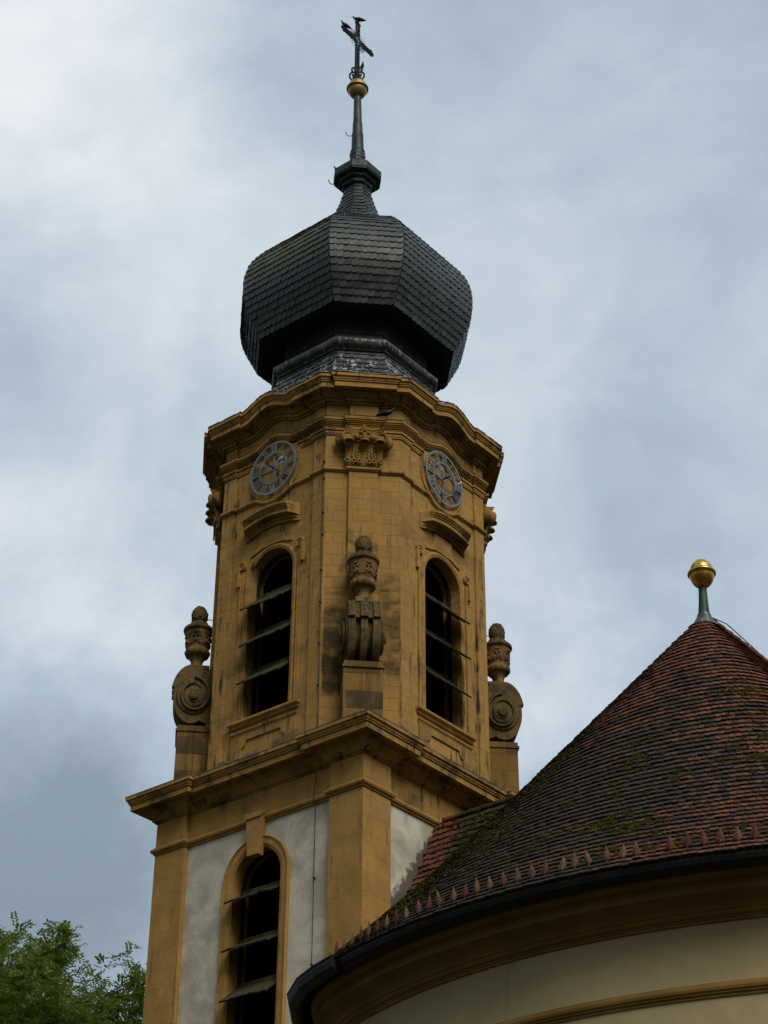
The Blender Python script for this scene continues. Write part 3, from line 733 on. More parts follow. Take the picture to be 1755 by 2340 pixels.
# skirt
bpl = offset_path(bp3, .49); inn = oct_path(1.74, .93)
def ray_oct(p, h, k):       # scale a direction onto an octagon
    x_, y_ = abs(p.x), abs(p.y); s_ = min(h/max(x_, 1e-6), h/max(y_, 1e-6), (h+k)/max(x_+y_, 1e-6)); return Vector((p.x*s_, p.y*s_))
mb = MB(); rings = []
sk = [(0, 9.845), (.03, 9.87), (.16, 9.93), (.40, 10.1), (.66, 10.6), (.88, 11.25), (1.0, 11.9)]
for q, z in sk:
    ring = []
    for (x_, y_), (_, _, dz) in zip(bpl, bp3):
        p = Vector((x_, y_)); b_ = ray_oct(p, 1.72, .92); v = p.lerp(b_, q); ring.append((v.x, v.y, z + dz*max(0, 1-q/.35)))
    rings.append(ring+[ring[0]])
mb.grid(rings); mb.build('skirt_roof_base', 'dark boarding', TOW)
mb = MB(); rs = random.Random(3)
facet_slates(mb, [(2.86, 1.50, 10.14), (2.45, 1.28, 10.52), (2.05, 1.08, 11.1), (1.76, .93, 11.98)], e=.2, w=.2, rnd=rs)
# eave slates that hang over the cornice
pth = offset_path(bp3, .50); pth2 = offset_path(bp3, .30)
npt = len(bp3)
for a in range(npt):
    b = (a+1) % npt; p0, p1 = Vector(pth[a]), Vector(pth[b]); q0, q1 = Vector(pth2[a]), Vector(pth2[b])
    L = (p1-p0).length
    if L < .02: continue
    nn_ = max(1, round(L/.17))
    for k in range(nn_):
        u0_, u1_ = k/nn_, (k+1)/nn_; z0, z1 = bp3[a][2], bp3[b][2]
        J = rs.uniform(-.014, .014)
        def P(u, in_, z): v = (q0.lerp(q1, u) if in_ else p0.lerp(p1, u)); return Vector((v.x, v.y, z+z0+(z1-z0)*u))
        vs = [P(u0_, 0, 9.868+J), P(u1_, 0, 9.868+J+.006), P(u1_, 1, 9.97), P(u0_, 1, 9.97)]; up = Vector((0, 0, .022))
        vs = vs + [v+up for v in vs]
        mb.add(vs, [(3, 2, 1, 0), (4, 5, 6, 7), (0, 1, 5, 4), (1, 2, 6, 5), (2, 3, 7, 6), (3, 0, 4, 7)])
mb.build('skirt_slates', 'slate', TOW, weld=False)
mb = MB()
pts = [Vector((x_, y_, 12.14)) for x_, y_ in oct_path(1.84, .99)]; n = len(pts)
rings = []
for i in range(n):
    a, p, b = pts[i-1], pts[i], pts[(i+1) % n]; d1_ = (p-a).normalized(); d2_ = (b-p).normalized()
    o1 = Vector((d1_.y, -d1_.x, 0)); o2 = Vector((d2_.y, -d2_.x, 0)); m_ = (o1+o2)/(1+o1.dot(o2))
    rings.append([p + m_*(.15*cos(2*pi*k/14)) + Vector((0, 0, .165*sin(2*pi*k/14))) for k in range(15)])
mb.grid(rings, close=True, smooth=False); 
for p_, s_ in zip(mb.sm, range(len(mb.sm))): mb.sm[s_] = True
lr = mb.build('lead_roll', 'lead sheet', TOW, weld=False)
mb = MB(); sweep(mb, oct_path(1.76, .94), [(-.1, 11.93), (.10, 11.94), (.12, 11.99), (.05, 12.03)]); mb.build('lead_apron', 'lead sheet', TOW)
mb = MB(); rs = random.Random(4)
facet_slates(mb, [(1.72, .92, 12.24), (1.66, .885, 12.6), (1.66, .885, 13.1)], e=.185, w=.2, rnd=rs, off=OFFX*.3)
mb.build('drum_slates', 'slate', TOW, weld=False)
mb = MB(); shell(mb, [(1.66, .885, 12.1), (1.62, .86, 13.25)]); mb.build('drum_core', 'dark boarding', TOW)
ON = [(2.30, 1.235, 13.05), (2.457, 1.305, 13.4), (2.64, 1.395, 13.8), (2.765, 1.45, 14.2), (2.80, 1.46, 14.6), (2.78, 1.44, 15.0), (2.68, 1.39, 15.4),
      (2.46, 1.285, 15.78), (2.20, 1.16, 16.12), (1.85, .98, 16.42), (1.45, .77, 16.68), (1.08, .57, 16.98), (.82, .43, 17.35), (.62, .325, 17.8), (.50, .262, 18.2)]
mb = MB(); rs = random.Random(5); facet_slates(mb, ON[:11], e=.195, w=.175, off=OFFX, rnd=rs); mb.build('onion_slates', 'slate', TOW, weld=False)
mb = MB(); shell(mb, ON, OFFX); mb.build('onion_core', 'dark boarding', TOW)
mb = MB()
def oring(h, k, z): r_c = [Vector((x_, y_, z))+OFFX for x_, y_ in oct_path(h, k)]; return r_c+[r_c[0]]
mb.grid([oring(2.31, 1.24, 13.03), oring(2.26, 1.21, 12.995), oring(2.10, 1.12, 13.02), oring(2.08, 1.11, 13.10), oring(1.6, .85, 13.2)])
mb.build('onion_soffit', 'dark boarding', TOW)
mb = MB(); rs = random.Random(6); SP = Vector((.01, .008, 0))
ROT8 = .535
NK = [(1.08, .57, 16.98), (.82, .43, 17.35), (.62, .325, 17.8), (.50, .262, 18.2), (.40, .21, 18.55), (.31, .163, 18.95), (.27, .143, 19.2)]
facet_slates(mb, NK, e=.17, w=.16, off=OFFX*.4, rnd=rs)
facet_slates(mb, [(.195, .103, 19.92), (.165, .087, 20.2), (.150, .079, 20.60)], e=.13, w=.13, off=SP*0, rnd=rs)
mb.build('neck_slates', 'slate', TOW, weld=False)
mb = MB(); rings = []
for r_c, z in [(.25, 18.9), (.255, 19.16), (.36, 19.17), (.385, 19.20), (.385, 19.30), (.42, 19.33), (.47, 19.345), (.48, 19.42), (.50, 19.45), (.56, 19.46), (.60, 19.475), (.60, 19.52), (.615, 19.53), (.615, 19.74), (.60, 19.77), (.45, 19.84), (.26, 19.93), (.20, 20.2), (.185, 20.66)]:
    rings.append(oring(r_c, r_c*.52, z))
mb.grid([[v-OFFX*.9 for v in r_c] for r_c in rings]); mb.build('spire_collar', 'patinated copper', TOW)
ax = lambda z: Vector((-.034, -.029, 0))*max(0, (z-20.2)/3.2)
mb = MB(); 
for (ra, za), (rb, zb) in zip([(.21, 20.60), (.185, 20.66), (.178, 20.75), (.165, 21.35), (.148, 21.36), (.142, 21.75), (.128, 21.76), (.105, 22.9)], [(.21, 20.66), (.178, 20.75), (.165, 21.35), (.165, 21.36), (.142, 21.75), (.142, 21.76), (.105, 22.9), (.09, 23.0)]):
    mb.tube([Vector((0, 0, za))+ax(za), Vector((0, 0, zb))+ax(zb)], [ra, rb], 18, True, False)
mb.build('spire_pole', 'patinated copper', TOW)
mb = MB(); cz = 23.17
prof = [(.285*sin(a), -.35*cos(a)) for a in [pi*k/24 for k in range(25)]]
prof = prof[:12] + [(.285, -.045), (.315, -.04), (.325, -.01), (.325, .02), (.31, .045), (.28, .05)] + prof[14:]
mb.lathe(prof, 36, Vector((0, 0, cz))+ax(cz)); gb = mb.build('spire_ball', 'dull gilt', TOW)
# two lifting hooks
mb = MB(); T2 = Vector((.762, .647, 0)); V2 = Vector((.647, -.762, 0))
def hook(p, s_=1.0): return [p + T2*(x_*s_) + Vector((0, 0, z_*s_)) for x_, z_ in ((.05, .20), (.0, .02), (-.04, -.02), (-.12, -.02), (-.17, .03), (-.18, .11), (-.21, .14))]
mb.tube(hook(Vector((0, 0, 21.30))+ax(21.3)-T2*.15), .012, 6); mb.build('roof_hook', 'black iron', TOW)
mb = MB(); p = Vector((0, 0, 19.42))-T2*.62; mb.tube(hook(p), .014, 6); mb.build('roof_hook', 'black iron', TOW)

# ------------------------------------------------------------------ urns on the consoles
URN_M = None
def urn_mesh():
    global URN_M
    root = thing('stone_urn', 'x', 'urn', (0, 0, 0), local=True)
    mb = MB()
    mb.box((0, 0, .05), (.175, .175, .06)); mb.lathe([(.16, .10), (.15, .14), (.135, .20), (.15, .28), (.19, .36), (.23, .40)], 28)
    mb.build('urn_foot', 'urn stone', root)
    mb = MB()
    for q in range(1):
        n = 56; rings = []
        for k in range(n+1):
            a = 2*pi*k/n; fl = 1+.045*cos(14*a)
            rings.append([Vector((r_c*fl2*cos(a), r_c*fl2*sin(a), z)) for r_c, z, fl2 in ((.20, .385, 1), (.25, .40, fl), (.285, .45, fl), (.295, .50, fl), (.285, .55, fl), (.262, .57, 1), (.262, .60, 1), (.27, .62, 1), (.285, .75, 1), (.30, .90, 1), (.315, 1.02, 1), (.325, 1.05, 1))])
        mb.grid(rings, smooth=True)
    # carved foliage on the belly
    for k in range(6):
        a = 2*pi*k/6 + .35
        for dx, z, sx, sz in ((0, .78, .035, .12), (-.06, .74, .045, .05), (.06, .74, .045, .05), (-.04, .87, .04, .04), (.04, .87, .04, .04), (-.09, .68, .05, .03), (.09, .68, .05, .03), (0, .94, .07, .03)):
            rr = .268+(z-.62)*.13; aa = a+dx/rr
            mb.ball((rr*cos(aa), rr*sin(aa), z), 1.0, 8, M=Matrix.Rotation(aa, 3, 'Z'), sq=(.032, sx, sz))
    mb.build('urn_bowl', 'urn stone', root)
    mb = MB(); mb.lathe([(.30, 1.04), (.352, 1.06), (.365, 1.10), (.352, 1.15), (.30, 1.19), (.245, 1.215), (.235, 1.25), (.215, 1.30)], 32); mb.build('urn_rim', 'mossy stone', root)
    mb = MB(); rq = random.Random(11)
    mb.ball((0, 0, 1.52), .20, 20, sq=(1, 1, 1.35))
    for k in range(60):
        z = -.85+1.85*k/60; a = k*2.4; rr = sqrt(max(0, 1-z*z)); mb.ball((.150*rr*cos(a), .150*rr*sin(a), 1.52+.215*z), rq.uniform(.055, .072), 8)
    mb.build('urn_fruit', 'mossy stone', root)
    return root
u_first = urn_mesh()
labels = {0: 'mossy stone urn in front of the near belfry corner pilaster', 3: 'stone urn on the scroll at the left side of the tower', 1: 'dark stone urn on the scroll at the right side, beside the roof'}
for n_, i in enumerate((0, 3, 1)):
    p = CH(i)(0, 3.56, 3.61)
    if n_ == 0: o = u_first
    else:
        o = u_first.copy(); COL.objects.link(o)
        for ch in list(u_first.children):
            cc = ch.copy(); COL.objects.link(cc); cc.parent = o
    o.location = p; o.rotation_euler = (0, 0, R(-45+90*i)); tag(o, labels[i], 'urn', 'stone urns at the belfry corners')
# iron ties from urns to the wall
for i in (1, 3):
    mb = MB(); c = CH(i); mb.tube([c(0, 5.0, 3.4), c(.0, 5.0, 3.0)], .012, 6); mb.build('iron_tie', 'black iron', TOW)

# ------------------------------------------------------------------ clocks
ROM = ['XII', 'I', 'II', 'III', 'IIII', 'V', 'VI', 'VII', 'VIII', 'IX', 'X', 'XI']
def clock(i, label):
    base = F(i)(0, CLZ, HB+.0)
    root = thing('tower_clock', label, 'clock', base, 'tower clocks')
    f = F(i); d = HB+.03; th = .022; RO, RI = .735, .40
    def ringm(r1, r0_, nm):
        mb = MB(); n = 64
        rings = [[f(r_c*cos(2*pi*k/n), CLZ+r_c*sin(2*pi*k/n), dd) for r_c, dd in ((r1, d), (r1, d+th), (r0_, d+th), (r0_, d), (r1, d))] for k in range(n+1)]
        mb.grid(rings); mb.build(nm, 'clock enamel', root)
    ringm(RO, RO-.055, 'outer_ring'); ringm(RI+.045, RI, 'inner_ring')
    for h in range(12):
        a = pi/2 - 2*pi*h/12; s = ROM[h]; er = Vector((cos(a), sin(a))); et = Vector((sin(a), -cos(a)))
        mb = MB(); adv = {'I': .052, 'V': .10, 'X': .11}
        tot = sum(adv[ch] for ch in s); x_ = -tot/2
        def stroke(xa, ra, xb, rb, w=.026):
            pa = er*ra + et*xa; pb = er*rb + et*xb; wv = et*(w/2)
            poly = [pa-wv, pa+wv, pb+wv, pb-wv]
            mb.prism([(q.x, q.y+CLZ) for q in poly], f, d+.002, d+th-.003)
        r0_, r1 = RI+.03, RO-.03
        for ch in s:
            xc = x_ + adv[ch]/2
            if ch == 'I': stroke(xc, r0_, xc, r1)
            elif ch == 'V': stroke(xc-.036, r1, xc, r0_, .030); stroke(xc+.036, r1, xc, r0_, .016)
            else: stroke(xc-.04, r1, xc+.04, r0_, .030); stroke(xc+.04, r1, xc-.04, r0_, .016)
            x_ += adv[ch]
        mb.build('numeral', 'clock enamel', root)
    mb = MB()
    mb.prism([(-.028, CLZ-.7), (.028, CLZ-.7), (.028, CLZ+.70), (-.028, CLZ+.70)], f, d-.03, d-.012)
    mb.prism([(-.70, CLZ-.030), (.12, CLZ-.030), (.12, CLZ+.030), (-.70, CLZ+.030)], f, d-.055, d-.034)
    for sx, sz in ((1, 0), (-1, 0), (0, 1), (0, -1)):
        mb.tube([f(sx*.72, CLZ+sz*.72, HB-.08), f(sx*.72, CLZ+sz*.72, d)], .018, 6)
    mb.build('cross_bars', 'clock enamel', root)
    mb = MB(); mb.tube([f(0, CLZ, HB-.06), f(0, CLZ, d+.20)], .022, 8); mb.build('hand_spindle', 'black iron', root)
    for nm, ang, ln, dd, rdisc, dot in (('minute_hand', R(-13), .40, d+.15, .085, .27), ('hour_hand', R(156), .24, d+.11, .085, .29)):
        mb = MB(); e_ = Vector((cos(ang), sin(ang))); n_ = Vector((-e_.y, e_.x))
        def quad(a0, w0, a1, w1):
            poly = [e_*a0-n_*w0, e_*a1-n_*w1, e_*a1+n_*w1, e_*a0+n_*w0]; mb.prism([(q.x, q.y+CLZ) for q in poly], f, dd, dd+.014)
        quad(-.22, .012, dot-rdisc*.9, .014)
        mb.prism([(q.x, q.y+CLZ) for q in [e_*dot + Vector((cos(2*pi*k/20), sin(2*pi*k/20)))*rdisc for k in range(20)]], f, dd, dd+.014)
        quad(dot+rdisc*.8, .030, dot+rdisc+.05, .042); quad(dot+rdisc+.05, .042, max(ln+.16, dot+rdisc+.12), .006)
        q = e_*-.22
        mb.prism([(w.x, w.y+CLZ) for w in [q + Vector((cos(2*pi*k/12), sin(2*pi*k/12)))*.035 for k in range(12)]], f, dd, dd+.02)
        mb.build(nm, 'clock enamel' if True else '', root)
    return root
clock(0, 'blue-grey skeleton clock on the shaded left face of the belfry')
clock(1, 'blue-grey skeleton clock on the lighter right face of the belfry')

# ------------------------------------------------------------------ lightning conductor
LC = thing('lightning_conductor', 'thin dark lightning conductor wire running down the left face of the tower', 'wire', F(0)(1.66, GZ, AR))
mb = MB(); f = F(0)
path = [f(1.74, 9.84, HB+.50), f(1.70, 9.5, HB+.3), f(1.66, 9.3, HB+.05), f(1.64, 8.95, HB+.04), f(1.64, 8.86, HB+.16), f(1.62, 8.6, HB+.09), f(1.61, 8.35, HB+.035), f(1.60, 7.5, HB+.05), f(1.60, 7.4, HB+.08), f(1.60, 7.3, HB+.035), f(1.62, 4, HB+.035), f(1.65, .75, HB+.035), f(1.66, .45, HB+.2), f(1.52, .28, AR+.54), f(1.52, .0, AR+.5), f(1.56, -.15, AR+.1), f(1.63, -.45, AR+.05), f(1.63, -.95, AR+.11), f(1.63, -1.2, AR+.04), f(1.65, -6, AR+.04), f(1.66, GZ, AR+.04)]
mb.tube(path, .008, 6); mb.build('wire', 'black iron', LC)
for z in (9.2, 8.35, 7.62, 7.15, 6.2, 5.6, 4.65, 3.8, 2.75, 1.7, -1.05, -2.75, -4.6, -6.5, -8.5):
    mb = MB(); dd = (HB if z > 0 else AR); tt_ = 1.61 if z > 0 else 1.635
    mb.box(f(tt_+.006, z, dd+.02), (.015, .028, .02)); mb.ball(f(tt_, z+.01, dd+.045), .019, 8)
    mb.build('wire_clip', 'black iron', LC)
mb = MB()                                         # thin bonding cable over the dome
c0 = []
for h, k, z in ON[7:0:-1]: c0.append(Vector((k*.62, -h-.05, z))*1.0)
CA = thing('dome_cable', 'thin pale cable hanging down the front of the slate onion dome', 'cable', (0, 0, 13))
cpts = []
for h, k, z in [(.27, .143, 19.15), (.40, .21, 18.55), (.82, .43, 17.35), (1.45, .77, 16.68), (2.20, 1.16, 16.12), (2.46, 1.285, 15.78), (2.632, 1.37, 15.4), (2.72, 1.405, 15.0), (2.739, 1.426, 14.6), (2.70, 1.42, 14.15)]:
    c = CH(0); dd = (h+k)/sqrt(2); cw = (h-k)/sqrt(2); cpts.append(c(-.66*cw+.05*sin(z*3), z, dd+.06)+OFFX)
mb.tube(cpts, .012, 6); o = mb.build('cable', 'patinated copper', CA)

# ------------------------------------------------------------------ cross with scrollwork on the ball
CR = thing('iron_cross', 'openwork iron cross with rays and scrolls on the spire ball', 'cross', Vector((0, 0, 23.52))+ax(23.5))
CX0 = ax(24.5) + Vector((-.006, -.005, 0)); CZC = 25.18
cp = lambda y_, z_, d_=0.0: CX0 + Vector((d_, y_, z_))
mb = MB()
def flat(y0, z0, y1, z1, wy=.024, th=.028):     # flat bar in the cross plane
    a, b = Vector((0, y0, z0)), Vector((0, y1, z1)); d = (b-a).normalized(); n_ = Vector((0, -d.z, d.y))*wy
    vs = [CX0+p+Vector((s_, 0, 0)) for s_ in (-th, th) for p in (a-n_, b-n_, b+n_, a+n_)]
    mb.add(vs, [(3, 2, 1, 0), (4, 5, 6, 7), (0, 1, 5, 4), (1, 2, 6, 5), (2, 3, 7, 6), (3, 0, 4, 7)])
G = .058
for sg in (-1, 1):
    flat(sg*G, 23.55, sg*G, CZC-.12); flat(sg*G, CZC+.12, sg*G, 25.88)
    flat(-.60, CZC+sg*G, -.12, CZC+sg*G); flat(.12, CZC+sg*G, .60, CZC+sg*G)
    flat(sg*G, CZC-.13, sg*.14, CZC-G); flat(sg*G, CZC+.13, sg*.14, CZC+G)
for z_ in (24.22, 24.38, 24.54, 24.70, 24.86, 25.48, 25.64): flat(-G, z_, G, z_, .022)
for y_ in (-.5, -.36, -.24, .24, .36, .5): flat(y_, CZC-G, y_, CZC+G, .022)
for y_, z_ in ((0, 25.94), (-.66, CZC), (.66, CZC)):
    for dy, dz in ((0, 0), ((.0, -.055) if y_ == 0 else (0, .06))[0:2] if False else (0, 0)):
        pass
    for dy, dz in (((-.06, -.03), (.06, -.03), (0, .03)) if y_ == 0 else ((-.03*(1 if y_ > 0 else -1), -.06), (-.03*(1 if y_ > 0 else -1), .06), (.03*(1 if y_ > 0 else -1), 0))):
        mb.tube([cp(y_+dy+.05*cos(2*pi*k/14), z_+dz+.05*sin(2*pi*k/14)) for k in range(15)], .024, 6, True, False)
mb.build('cross_frame', 'black iron', CR)
mb = MB(); flat(-.05, CZC, .05, CZC, .05, .03); flat(-.14, CZC, .14, CZC, .014); flat(0, CZC-.14, 0, CZC+.14, .014); mb.build('cross_boss', 'grey iron', CR)
mb = MB()
for q in range(4):
    for k in range(6):
        a = pi/2*q + R(14+62*k/5); mb.tube([cp(.17*cos(a), CZC+.17*sin(a)), cp(.40*cos(a), CZC+.40*sin(a))], [.013, .009], 5)
mb.build('cross_rays', 'grey iron', CR)
mb = MB()
for k in range(4):
    a = R(35+90*k); e_ = Vector((cos(a), sin(a), 0))
    def S(pts, r_c=.022): mb.tube([CX0+e_*x_+Vector((0, 0, z_)) for x_, z_ in pts], r_c*1.5, 6)
    S([(.05, 23.50), (.15, 23.55), (.21, 23.66), (.21, 23.80), (.15, 23.87), (.08, 23.86), (.05, 23.80), (.07, 23.74), (.12, 23.74), (.13, 23.79)], .02)
    S([(.04, 23.88), (.10, 23.87), (.15, 23.93), (.15, 24.02), (.10, 24.07), (.05, 24.05), (.05, 24.0), (.08, 23.97)], .02)
    S([(.05, 23.55), (.11, 23.62), (.10, 23.70), (.04, 23.72)], .02)
    mb.ball(CX0+e_*.14+Vector((0, 0, 23.9)), .03, 8); S([(.22, 23.50), (.30, 23.40), (.34, 23.28)] if k == 3 else [(.10, 23.5), (.16, 23.48), (.2, 23.44)], .012)
mb.lathe([(.03, 23.45), (.07, 23.5), (.05, 23.6), (.06, 23.7), (.045, 23.85), (.06, 23.95), (.03, 24.1)], 12, CX0)
mb.build('cross_scrollwork', 'black iron', CR)

# ------------------------------------------------------------------ birds
def bird(loc, label, heading, size, mat, lean=25, group=None, cat='bird', tailup=0):
    root = thing('perched_bird', label, cat, loc, group, local=True)
    Mr = Matrix.Rotation(heading, 3, 'Z') @ Matrix.Rotation(R(-lean), 3, 'Y')
    mb = MB(); rings = []
    spine = [(-.62, .02, .015, .05), (-.46, .05, .035, .09), (-.30, .09, .085, .12), (-.14, .115, .12, .15), (.04, .13, .135, .165), (.20, .16, .115, .14), (.31, .22, .085, .095), (.37, .29, .072, .075), (.42, .35, .070, .072), (.48, .385, .055, .056), (.52, .39, .025, .025)]
    for x_, z_, hz, hy in spine:
        hy *= 1.12; hz *= 1.22
        rings.append([Mr @ (Vector((x_, hy*cos(2*pi*k/12), z_+hz*sin(2*pi*k/12)))*size) + Mr @ Vector((0, 0, 0)) for k in range(13)])
    mb.grid(rings, smooth=True, caps=False)
    off = Vector((0, 0, .18*size))
    mb.v = [tuple(Vector(v)+off) for v in mb.v]
    mb.build('bird_body', mat, root)
    mb = MB(); mb.tube([Mr @ (Vector((.51, 0, .385))*size)+off, Mr @ (Vector((.60, 0, .36))*size)+off], [.022*size, .004*size], 6); mb.build('beak', 'black iron', root)
    mb = MB()
    for s_ in (-1, 1):
        a = Mr @ (Vector((.0, s_*.05, .04))*size)+off; mb.tube([a, Vector((a.x, a.y, 0))], .012*size, 5)
        mb.tube([Vector((a.x, a.y, .008)), Vector((a.x, a.y, .008)) + Matrix.Rotation(heading, 3, 'Z') @ Vector((.09*size, 0, 0))], .01*size, 5)
    mb.build('legs', 'black iron', root)
    for s_ in (-1, 1):
        mb = MB(); rings = []
        for x_, z_, hh in ((-.50, .09, .012), (-.34, .13, .05), (-.16, .16, .085), (.02, .18, .10), (.16, .19, .07), (.22, .19, .02)):
            yy = s_*(.05+.085*(1-((x_+.1)/.45)**2))
            rings.append([Mr @ (Vector((x_, yy+s_*o_, z_+hh*cos(2*pi*k/8)-.02))*size)+off for k in range(9) for o_ in (.018*sin(2*pi*k/8),)])
        mb.grid(rings, smooth=True); mb.build('wing', mat, root)
    return root
HV = math.atan2(.647, .762)
top = CX0+Vector((0, 0, 25.98)); bird(top, 'black bird on the top end of the iron cross', HV+pi-.2, .40, 'black feather', 12)
bird(CX0+Vector((0, -.60, CZC+.07)), 'black bird on the left arm of the iron cross, facing left', HV+pi+.2, .36, 'black feather', 22)
bird(CX0+Vector((.10, .13, 24.09)), 'brown bird perched on the scrollwork below the iron cross', HV-1.3, .27, 'brown feather', 35)
bird(CH(0)(.52, 8.875, CD+.19), 'dark pigeon on the lower cornice above the carved capital, facing right', HV-.15, .42, 'black feather', 2)
bird(Vector((0, 0, 19.80))-T2*.60+V2*.1, 'small dark bird at the left edge of the spire collar', HV+pi, .26, 'black feather', 25)
bird(F(0)(.38, CLZ-.03, HB+.20), 'pale bird sitting on the hand of the left clock', 0, .17, 'white feather', 20)
bird(F(1)(.40, CLZ-.06, HB+.20), 'pale bird sitting on the hand of the right clock', HV, .17, 'white feather', 20)

# ------------------------------------------------------------------ round-ended choir beside the tower
AP = thing('choir_building', 'round-ended church choir with mossy red tiled roof, dark gutter and cream wall', 'church', (8.6, 0, GZ))
AX, AY, AZ, EZ = 8.6, 1.8, 3.03, -6.0
half = [(0, -8.25), (.8, -8.222), (1.6, -8.14), (2.4, -8.0), (3.2, -7.80), (4.1, -7.50), (4.75, -7.24), (5.31, -6.92), (5.75, -6.55), (6.1, -6.15), (6.4, -5.72), (6.75, -5.15), (7.0, -4.5), (7.15, -3.7), (7.2, -2.6), (7.2, -1.2), (7.2, 0), (7.2, 3), (7.2, 7), (7.2, 14)]
def dense(pts, step):
    out = [Vector(pts[0])]
    # Catmull-Rom
    P_ = [Vector(p) for p in pts]
    for i in range(len(P_)-1):
        p0, p1, p2, p3 = P_[max(i-1, 0)], P_[i], P_[i+1], P_[min(i+2, len(P_)-1)]
        n = max(1, int((p2-p1).length/step))
        for k in range(1, n+1):
            q = k/n; out.append(.5*((2*p1)+(p2-p0)*q+(2*p0-5*p1+4*p2-p3)*q*q+(3*p1-p0-3*p2+p3)*q**3))
    return out
hd = dense(half, .30)
EAVE = [Vector((AX-p.x, AY+p.y)) for p in hd[::-1]][:-1] + [Vector((AX+p.x, AY+p.y)) for p in hd]
EV = [(p.x, p.y) for p in EAVE]
iW = next(i for i, p in enumerate(EAVE) if p.y < -2.6)          # the left flank runs into the tower
VIS = EV[iW:]
mb = MB(); sweep(mb, offset_path(VIS, -.95, False), [(0, GZ), (0, -6.6)], False, True); mb.build('choir_wall', 'cream plaster', AP)
mb = MB(); sweep(mb, offset_path(VIS, -.95, False), [(-.02, -6.75), (.04, -6.745), (.045, -6.71), (.07, -6.70), (.07, -6.675), (.11, -6.665), (.14, -6.63), (.145, -6.60), (.17, -6.595), (.19, -6.55), (.26, -6.47), (.36, -6.41), (.48, -6.385), (.48, -6.41), (.50, -6.41), (.50, -6.25), (.53, -6.245), (.53, -6.225), (.56, -6.20), (.62, -6.16), (.63, -6.10), (.3, -6.06)], False)
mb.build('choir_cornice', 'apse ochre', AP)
mb = MB(); sweep(mb, offset_path(VIS, -.95, False), [(-.02, -7.95), (.025, -7.945), (.03, -7.905), (.055, -7.895), (.06, -7.875), (.085, -7.85), (.095, -7.81), (.085, -7.77), (.055, -7.745), (.03, -7.735), (.025, -7.715), (-.02, -7.71)], False)
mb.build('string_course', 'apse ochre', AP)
gut = [(-.16, -6.02), (-.15, -6.10), (-.11, -6.19), (-.05, -6.24), (.02, -6.25), (.08, -6.22), (.12, -6.15), (.14, -6.06), (.14, -6.0), (.155, -5.985), (.16, -5.965), (.145, -5.95), (.125, -5.96), (.12, -6.0)]
iG = next(i for i, p in enumerate(EAVE) if p.x > 4.55 and p.y < 0)
gut = [(o_, -6.0+(z_+6.0)*.78 if z_ < -6.0 else z_) for o_, z_ in gut]
GV = offset_path(EV, -.13, False)
coarse = GV[iG::2]
mb = MB(); sweep(mb, [(p.x, p.y) for p in coarse], gut, False); mb.build('gutter', 'gutter metal', AP)
mb = MB(); gl = [(p.x, p.y) for p in GV[iW:iG+1:2]] + [(GV[iG].x, GV[iG].y)]
sweep(mb, gl, [(o_+.11, z-.02 if z < -6.1 else z+.02) for o_, z in gut] , False, caps=True)
mb.build('gutter_end', 'gutter metal', AP)
for k in range(3, len(coarse), 7):
    mb = MB(); p = coarse[k]; q = coarse[min(k+1, len(coarse)-1)]; d = (q-p).normalized(); n_ = Vector((d.y, -d.x))
    seg = [(*(p+d*.0), ), (*(p+d*.03), )]
    sweep(mb, seg, [(o_*1.06, -6.0+(z+6.0)*1.05) for o_, z in gut[3:-2]], False); mb.build('gutter_joint', 'gutter metal', AP)

# roof surface
def roofpt(p, t):       # p eave point, t 0 eave .. 1 apex
    r_c = 1-t; a = Vector((AX, max(AY, p.y)))
    if p.y > AY: a = Vector((AX, p.y))
    q = a.lerp(p, r_c); bell = .05
    z = AZ-(AZ-EZ)*r_c*(1+bell) + (AZ-EZ)*bell*(max(0, r_c-.55)/.45)**2
    return Vector((q.x, q.y, z))
SADY = [(-.336, -1.04), (-1.06, -2.45), (-1.56, -3.26), (-1.78, -3.56), (-2.07, -3.88), (-2.41, -4.18), (-3.2, -4.75), (-4.2, -5.35)]
def saddle(x_, y_):
    if x_ > 7: return -99
    if y_ > SADY[0][0]: return -1.04-(y_-SADY[0][0])*1.9
    for a, b in zip(SADY, SADY[1:]):
        if y_ >= b[0]: q = (y_-a[0])/(b[0]-a[0]); return a[1]+(b[1]-a[1])*q
    return -99
import bisect
def conez(x_, y_):
    d = Vector((x_-AX, y_-AY))
    if y_ >= AY: r_c = abs(d.x)/7.2
    else:
        best = None
        a0 = math.atan2(d.x, -d.y)
        lo = 0
        for i in range(len(EAVE)-1):
            e0, e1 = EAVE[i]-Vector((AX, AY)), EAVE[i+1]-Vector((AX, AY))
            if e0.y > 0 or e1.y > 0: continue
            b0, b1 = math.atan2(e0.x, -e0.y), math.atan2(e1.x, -e1.y)
            if b0 <= a0 <= b1 or b1 <= a0 <= b0:
                den = (e1-e0); cr_ = d.x*den.y-d.y*den.x
                s_ = (e0.x*den.y-e0.y*den.x)/cr_ if abs(cr_) > 1e-9 else 1; r_c = 1/s_ if s_ else 9; break
        else: r_c = 1.0
    bell = .05
    return AZ-(AZ-EZ)*r_c*(1+bell) + (AZ-EZ)*bell*(max(0, r_c-.55)/.45)**2
